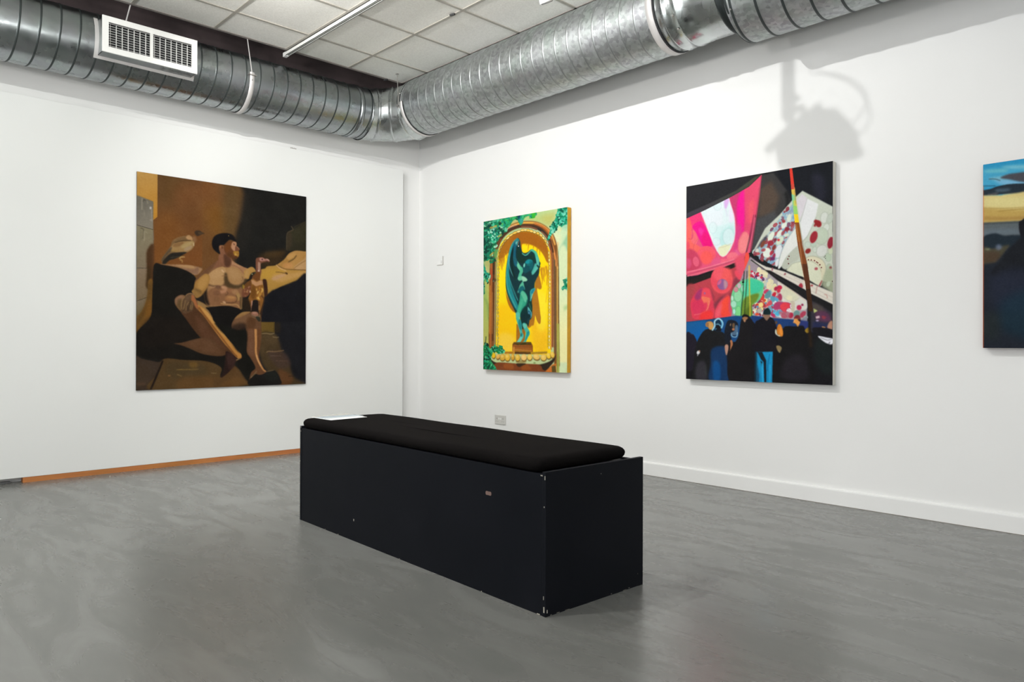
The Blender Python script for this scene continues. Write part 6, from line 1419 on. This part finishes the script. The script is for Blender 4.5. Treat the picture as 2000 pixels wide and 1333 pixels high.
    A.line([(880, 370), (895, 425), (970, 428), (985, 350)], 11, 'b4d8dc', 1); A.S([(765, 590), (800, 560), (828, 590), (820, 680), (795, 750), (775, 700)], 'b88c78', 1.2); A.S([(860, 495), (890, 490), (905, 560), (880, 620), (860, 650), (865, 560)], 'b4744c', 1.2); A.line([(880, 620), (850, 680)], 7, 'c08c60', 1, .8)
    A.S([(1040, 180), (1080, 90), (1130, 60), (1200, 90), (1250, 160), (1300, 260), (1330, 600), (1320, 1210), (860, 1200), (820, 800), (900, 600), (1000, 420)], '19171a', 1.5)
    A.S([(1070, 100), (1110, 75), (1160, 85), (1165, 110), (1130, 140), (1080, 130)], 'a0704c', 1.2); A.S([(1085, 135), (1130, 140), (1110, 180)], 'b48460', 1); A.S([(1070, 60), (1110, 40), (1170, 60), (1180, 90), (1110, 80), (1075, 95)], '121112', 1)
    A.frame(1470, 590, 7.841)
    A.poly([(-20, 760), (0, 340), (1215, 520), (1215, 1280), (-20, 1230)], D, 2)
    A.S([(40, 330), (100, 280), (170, 240), (280, 240), (340, 300), (370, 420), (370, 560), (340, 760), (40, 770), (0, 600)], '17151c', 1.4)
    A.S([(160, 200), (270, 195), (262, 240), (240, 270), (215, 290), (180, 250)], '8c6c58', 1.2); A.S([(165, 190), (180, 130), (220, 100), (260, 115), (280, 190), (220, 200)], '12262a', 1)
    A.ell(365, 320, 18, 26, '5c4434', 0, 1.5); A.S([(390, 360), (430, 350), (460, 420), (470, 500), (450, 535), (400, 520), (370, 460)], 'd07c28', 1.3); A.S([(430, 380), (460, 460), (450, 520), (410, 460)], 'e89038', 2, .9); A.S([(350, 430), (366, 430), (380, 500), (430, 525), (400, 530), (350, 490)], 'dcdcc8', 1.1)
    A.S([(470, 520), (480, 400), (540, 375), (640, 380), (760, 370), (800, 420), (840, 600), (900, 760), (900, 1250), (320, 1240), (340, 900), (380, 760)], '151416', 1.6)
    A.S([(440, 1000), (600, 820), (800, 860), (840, 1180), (480, 1180)], '262229', 9, .8); A.S([(960, 600), (1180, 640), (1200, 1100), (980, 1000)], '1a2222', 8, .8)
    A.S([(630, 260), (650, 225), (680, 208), (720, 220), (735, 270), (690, 270), (650, 265)], '7c2c30', 1.1); A.S([(640, 270), (700, 270), (728, 310), (715, 350), (690, 385), (670, 350), (640, 330), (618, 325), (632, 300)], 'e0984c', 1); A.S([(690, 270), (735, 275), (730, 310), (700, 290)], '2c1a20', 1.1); A.ell(638, 300, 10, 10, 'f0b880', 0, 1)
    A.S([(365, 680), (400, 670), (445, 700), (440, 740), (410, 780), (375, 730)], '8c7850', 1.3); A.line([(400, 740), (418, 780)], 10, 'a89468', 1)
    A.S([(800, 440), (850, 400), (860, 470), (825, 480)], 'a08024', 1.4)
    A.grad([(55, 770), (310, 765), (300, 1240), (60, 1235)], '1890c4', '1484b8', (150, 780), (150, 1200), 1.5); A.poly([(40, 760), (75, 770), (60, 1240), (30, 1240)], '123444', 3, .9); A.poly([(75, 765), (150, 770), (210, 900), (210, 1230), (180, 1230), (170, 920), (130, 880)], '141c24', 1.4); A.poly([(120, 900), (150, 920), (150, 1010)], '14303c', 1.5); A.poly([(60, 900), (105, 1100), (100, 1240), (60, 1240)], '1c3c54', 3, .8)
    A.line([(265, 800), (235, 960), (230, 1060)], 12, '0c5c90', 1.5, .8); A.line([(150, 940), (160, 1230)], 26, '28a8dc', 2, .8); A.line([(270, 960), (260, 1230)], 26, '22a0d4', 2, .8)
    A.S([(1140, 400), (1170, 320), (1215, 300), (1215, 420), (1190, 440)], 'b4846c', 1.3); A.line([(1060, 390), (1110, 405)], 20, 'd89c5c', 1); A.S([(1000, 525), (1215, 565), (1215, 650), (1160, 650), (1080, 610)], 'e4e4ec', 1.2); A.line([(1030, 550), (1140, 590), (1210, 570)], 6, '2c2c34', 1, .8); A.line([(1160, 650), (1180, 620)], 9, '2c2c34', 1)
    A.S([(930, 400), (1215, 430), (1215, 555), (1000, 520), (940, 500)], '17151a', 2); A.line([(862, 400), (880, 560), (890, 700)], 40, '33220f', 4, .8)
    A.grain(.010, 9, .004)
    return A

def paint_sky():
    A = Art(420, 520, [(1920, 322), (2304, 264.4), (2304, 682.3), (1920, 680)], '1c242c')
    A.frame(1900, 300, 6.66)
    A.poly([(120, 100), (2800, -300), (2800, 560), (120, 560)], '2a92c0'); A.S([(120, 220), (700, 160), (2800, 100), (2800, 300), (600, 420), (120, 430)], '4aa4c8', 8, .8)
    A.S([(150, 220), (420, 205), (440, 240), (200, 250)], '7cc4c8', 5, .7); A.S([(380, 170), (700, 150), (900, 190), (500, 200)], '88c4d0', 5, .7); A.S([(300, 340), (660, 350), (700, 400), (420, 420)], '86b8d8', 6, .8); A.S([(220, 320), (500, 290), (540, 320), (300, 350)], '8cbcc8', 4, .7)
    A.S([(360, 320), (470, 270), (700, 240), (1400, 170), (1600, 280), (900, 380), (640, 370), (480, 340)], '4a4a52', 3); A.line([(210, 335), (290, 335), (360, 355)], 12, '38505c', 1.5, .8); A.line([(130, 425), (300, 422)], 12, '1c5470', 2, .8)
    A.S([(120, 490), (240, 460), (320, 430), (480, 400), (700, 390), (1300, 380), (2800, 360), (2800, 560), (600, 530), (300, 545), (120, 550)], '232e38', 2.5)
    A.S([(300, 470), (480, 460), (460, 490), (320, 500)], '5c7484', 4, .7); A.S([(200, 530), (330, 510), (300, 540), (210, 545)], '6c6868', 3, .7)
    A.poly([(120, 548), (350, 545), (700, 495), (2800, 420), (2800, 760), (700, 880), (120, 905)], 'd8c484', 3)
    A.S([(120, 600), (700, 560), (2800, 520), (2800, 640), (700, 700), (120, 700)], 'dcd090', 6, .8); A.S([(120, 720), (700, 730), (2800, 680), (2800, 860), (700, 880), (120, 900)], 'b8964c', 6, .8); A.line([(130, 712), (400, 716), (700, 700)], 10, 'b09454', 2.5, .8); A.line([(330, 755), (520, 735), (700, 720)], 12, 'a88a48', 2.5, .8); A.line([(150, 840), (400, 850), (700, 835)], 40, 'a47e44', 4, .7)
    A.poly([(130, 908), (700, 880), (2800, 840), (2800, 1100), (130, 1120)], '5c6468', 4); A.line([(140, 915), (700, 890)], 14, '3c4244', 3, .8); A.S([(140, 1000), (500, 980), (700, 1040), (400, 1060), (140, 1080)], '64707a', 6, .8)
    A.S([(140, 1090), (290, 1040), (420, 1070), (700, 1060), (2800, 1060), (2800, 1260), (140, 1260)], '1e2a34', 3.5)
    A.S([(140, 1230), (260, 1240), (480, 1190), (430, 1280), (380, 1400), (300, 1500), (140, 1500)], '4a4636', 5); A.S([(150, 1240), (230, 1240), (200, 1260)], '8c9470', 3, .8); A.S([(300, 1210), (350, 1180), (380, 1230), (330, 1260)], '6c7890', 4, .8); A.S([(150, 1290), (340, 1290), (330, 1400), (150, 1420)], '4c3a2c', 6, .8)
    A.poly([(140, 1440), (300, 1420), (500, 1200), (700, 1100), (2800, 1100), (2800, 3000), (140, 3000)], '1d222c', 4)
    A.S([(600, 905), (640, 870), (760, 780), (1000, 740), (1300, 860), (1300, 1100), (700, 1100), (620, 1060)], '15161c', 1.5); A.S([(360, 1400), (620, 1100), (760, 1050), (1200, 1060), (1300, 1600), (300, 1600)], '171a20', 4)
    A.S([(250, 1600), (700, 1500), (700, 2000), (300, 2000)], '23283a', 14, .7); A.S([(400, 1900), (900, 1800), (1000, 2400), (400, 2300)], '12303f', 16, .6); A.S([(140, 2100), (330, 2100), (330, 2400), (140, 2400)], '222a2a', 12, .7)
    A.line([(134, 430), (138, 2530)], 13, 'd8602c', 1, .95, sm=False)
    A.grain(.010, 12, .004)
    return A

A1 = paint_seated_man()
A2 = paint_statue()
A3 = paint_tent()
A4 = paint_sky()

# ------------------------------------------------------------------ hang the paintings
def hang_back(x0, x1, z0, z1, t, art, gain, side_mat, label, edge_name='canvas_side', back=.006):
    r = empty('painting', ((x0 + x1) / 2, 0, z0)); tag(r, label, 'painting')
    cx_ = (x0 + x1) / 2
    m = MB(); m.box((x0 - cx_, -t, 0), (x1 - cx_, -back, z1 - z0)); m.build(edge_name, side_mat, r, bevel=.002)
    art_mesh('painted_front', art, (x0 - cx_, -t - .0006, z1 - z0), (x1 - x0, 0, 0), (0, 0, -(z1 - z0)), None, art_material('paint_' + str(int(x0 * 10)), 1, .6, .10), r, gain)
    return r
T2 = .0511
GAIN = 1.0
hang_back(1.0811, 2.1399, .7559, 2.1430, T2, A2, GAIN, M_canvas_ochre, 'tall painting of a green statue in a yellow arched niche with an ochre edge')
hang_back(3.2958, 4.3508, .7483, 2.1389, T2, A3, GAIN, M_canvas_white, 'painting of a dark crowd under pink and white tent sails')
hang_back(5.1592, 5.95, .9851, 1.9755, T2, A4, GAIN, M_canvas_orange, 'painting of a blue and yellow sky over dark land, cut by the right picture edge')
r = empty('painting', (PX, -2.0723, .6262)); tag(r, 'large brown painting of a seated bare-chested man in a cap holding a vulture', 'painting')
hw = 1.4402 / 2
m = MB(); m.box((.004, -hw, 0), (.015, hw, 1.7099)); m.build('canvas_side', M_canvas_dark, r, bevel=.0015)
art_mesh('painted_front', A1, (.0156, -hw, 1.7099), (0, 2 * hw, 0), (0, 0, -1.7099), None, art_material('paint_seated_man', 1, .6, .10), r, .76)

# ------------------------------------------------------------------ leaflets on the cushion
lf = empty('leaflet', (2.4316, -2.6219, BH + .0595), BA)
tag(lf, 'glossy printed exhibition leaflet lying on the left end of the black cushion', 'leaflet')
LF1, nt, b = newmat('leaflet_print')
v = objcoord(nt); sp_ = nt.nodes.new('ShaderNodeSeparateXYZ'); nt.links.new(v, sp_.inputs[0])
wv = noise(nt, v, 9, 3)
ad = nt.nodes.new('ShaderNodeMath'); ad.operation = 'MULTIPLY_ADD'; nt.links.new(wv, ad.inputs[0]); ad.inputs[1].default_value = .10; nt.links.new(sp_.outputs['X'], ad.inputs[2])
nt.links.new(ramp(nt, maprange(nt, ad.outputs[0], .02, .30, 0, 1), [(.0, (.42, .40, .34)), (.30, (.36, .35, .31)), (.42, (.20, .28, .36)), (.60, (.30, .38, .44)), (.74, (.50, .55, .58)), (.80, (.80, .82, .84))]), b.inputs['Base Color'])
b.inputs['Roughness'].default_value = .18
def sheet(name, q, th, mat):
    mm = MB(); V = [(*p, 0) for p in q] + [(*p, th) for p in q]
    mm.add([(a, c, z) for a, c, z in V], [(3, 2, 1, 0), (4, 5, 6, 7), (0, 1, 5, 4), (1, 2, 6, 5), (2, 3, 7, 6), (3, 0, 4, 7)])
    return mm.build(name, mat, lf)
sheet('back_page', [(.035, .045), (.262, .052), (.235, .292), (.0, .285)], .0012, M_card)
mm = MB(); q = [(.018, .062), (.232, .058), (.185, .300), (-.018, .305)]
mm.add([(a, c, .0013) for a, c in q] + [(a, c, .003) for a, c in q], [(3, 2, 1, 0), (4, 5, 6, 7), (0, 1, 5, 4), (1, 2, 6, 5), (2, 3, 7, 6), (3, 0, 4, 7)])
mm.build('front_page', LF1, lf)
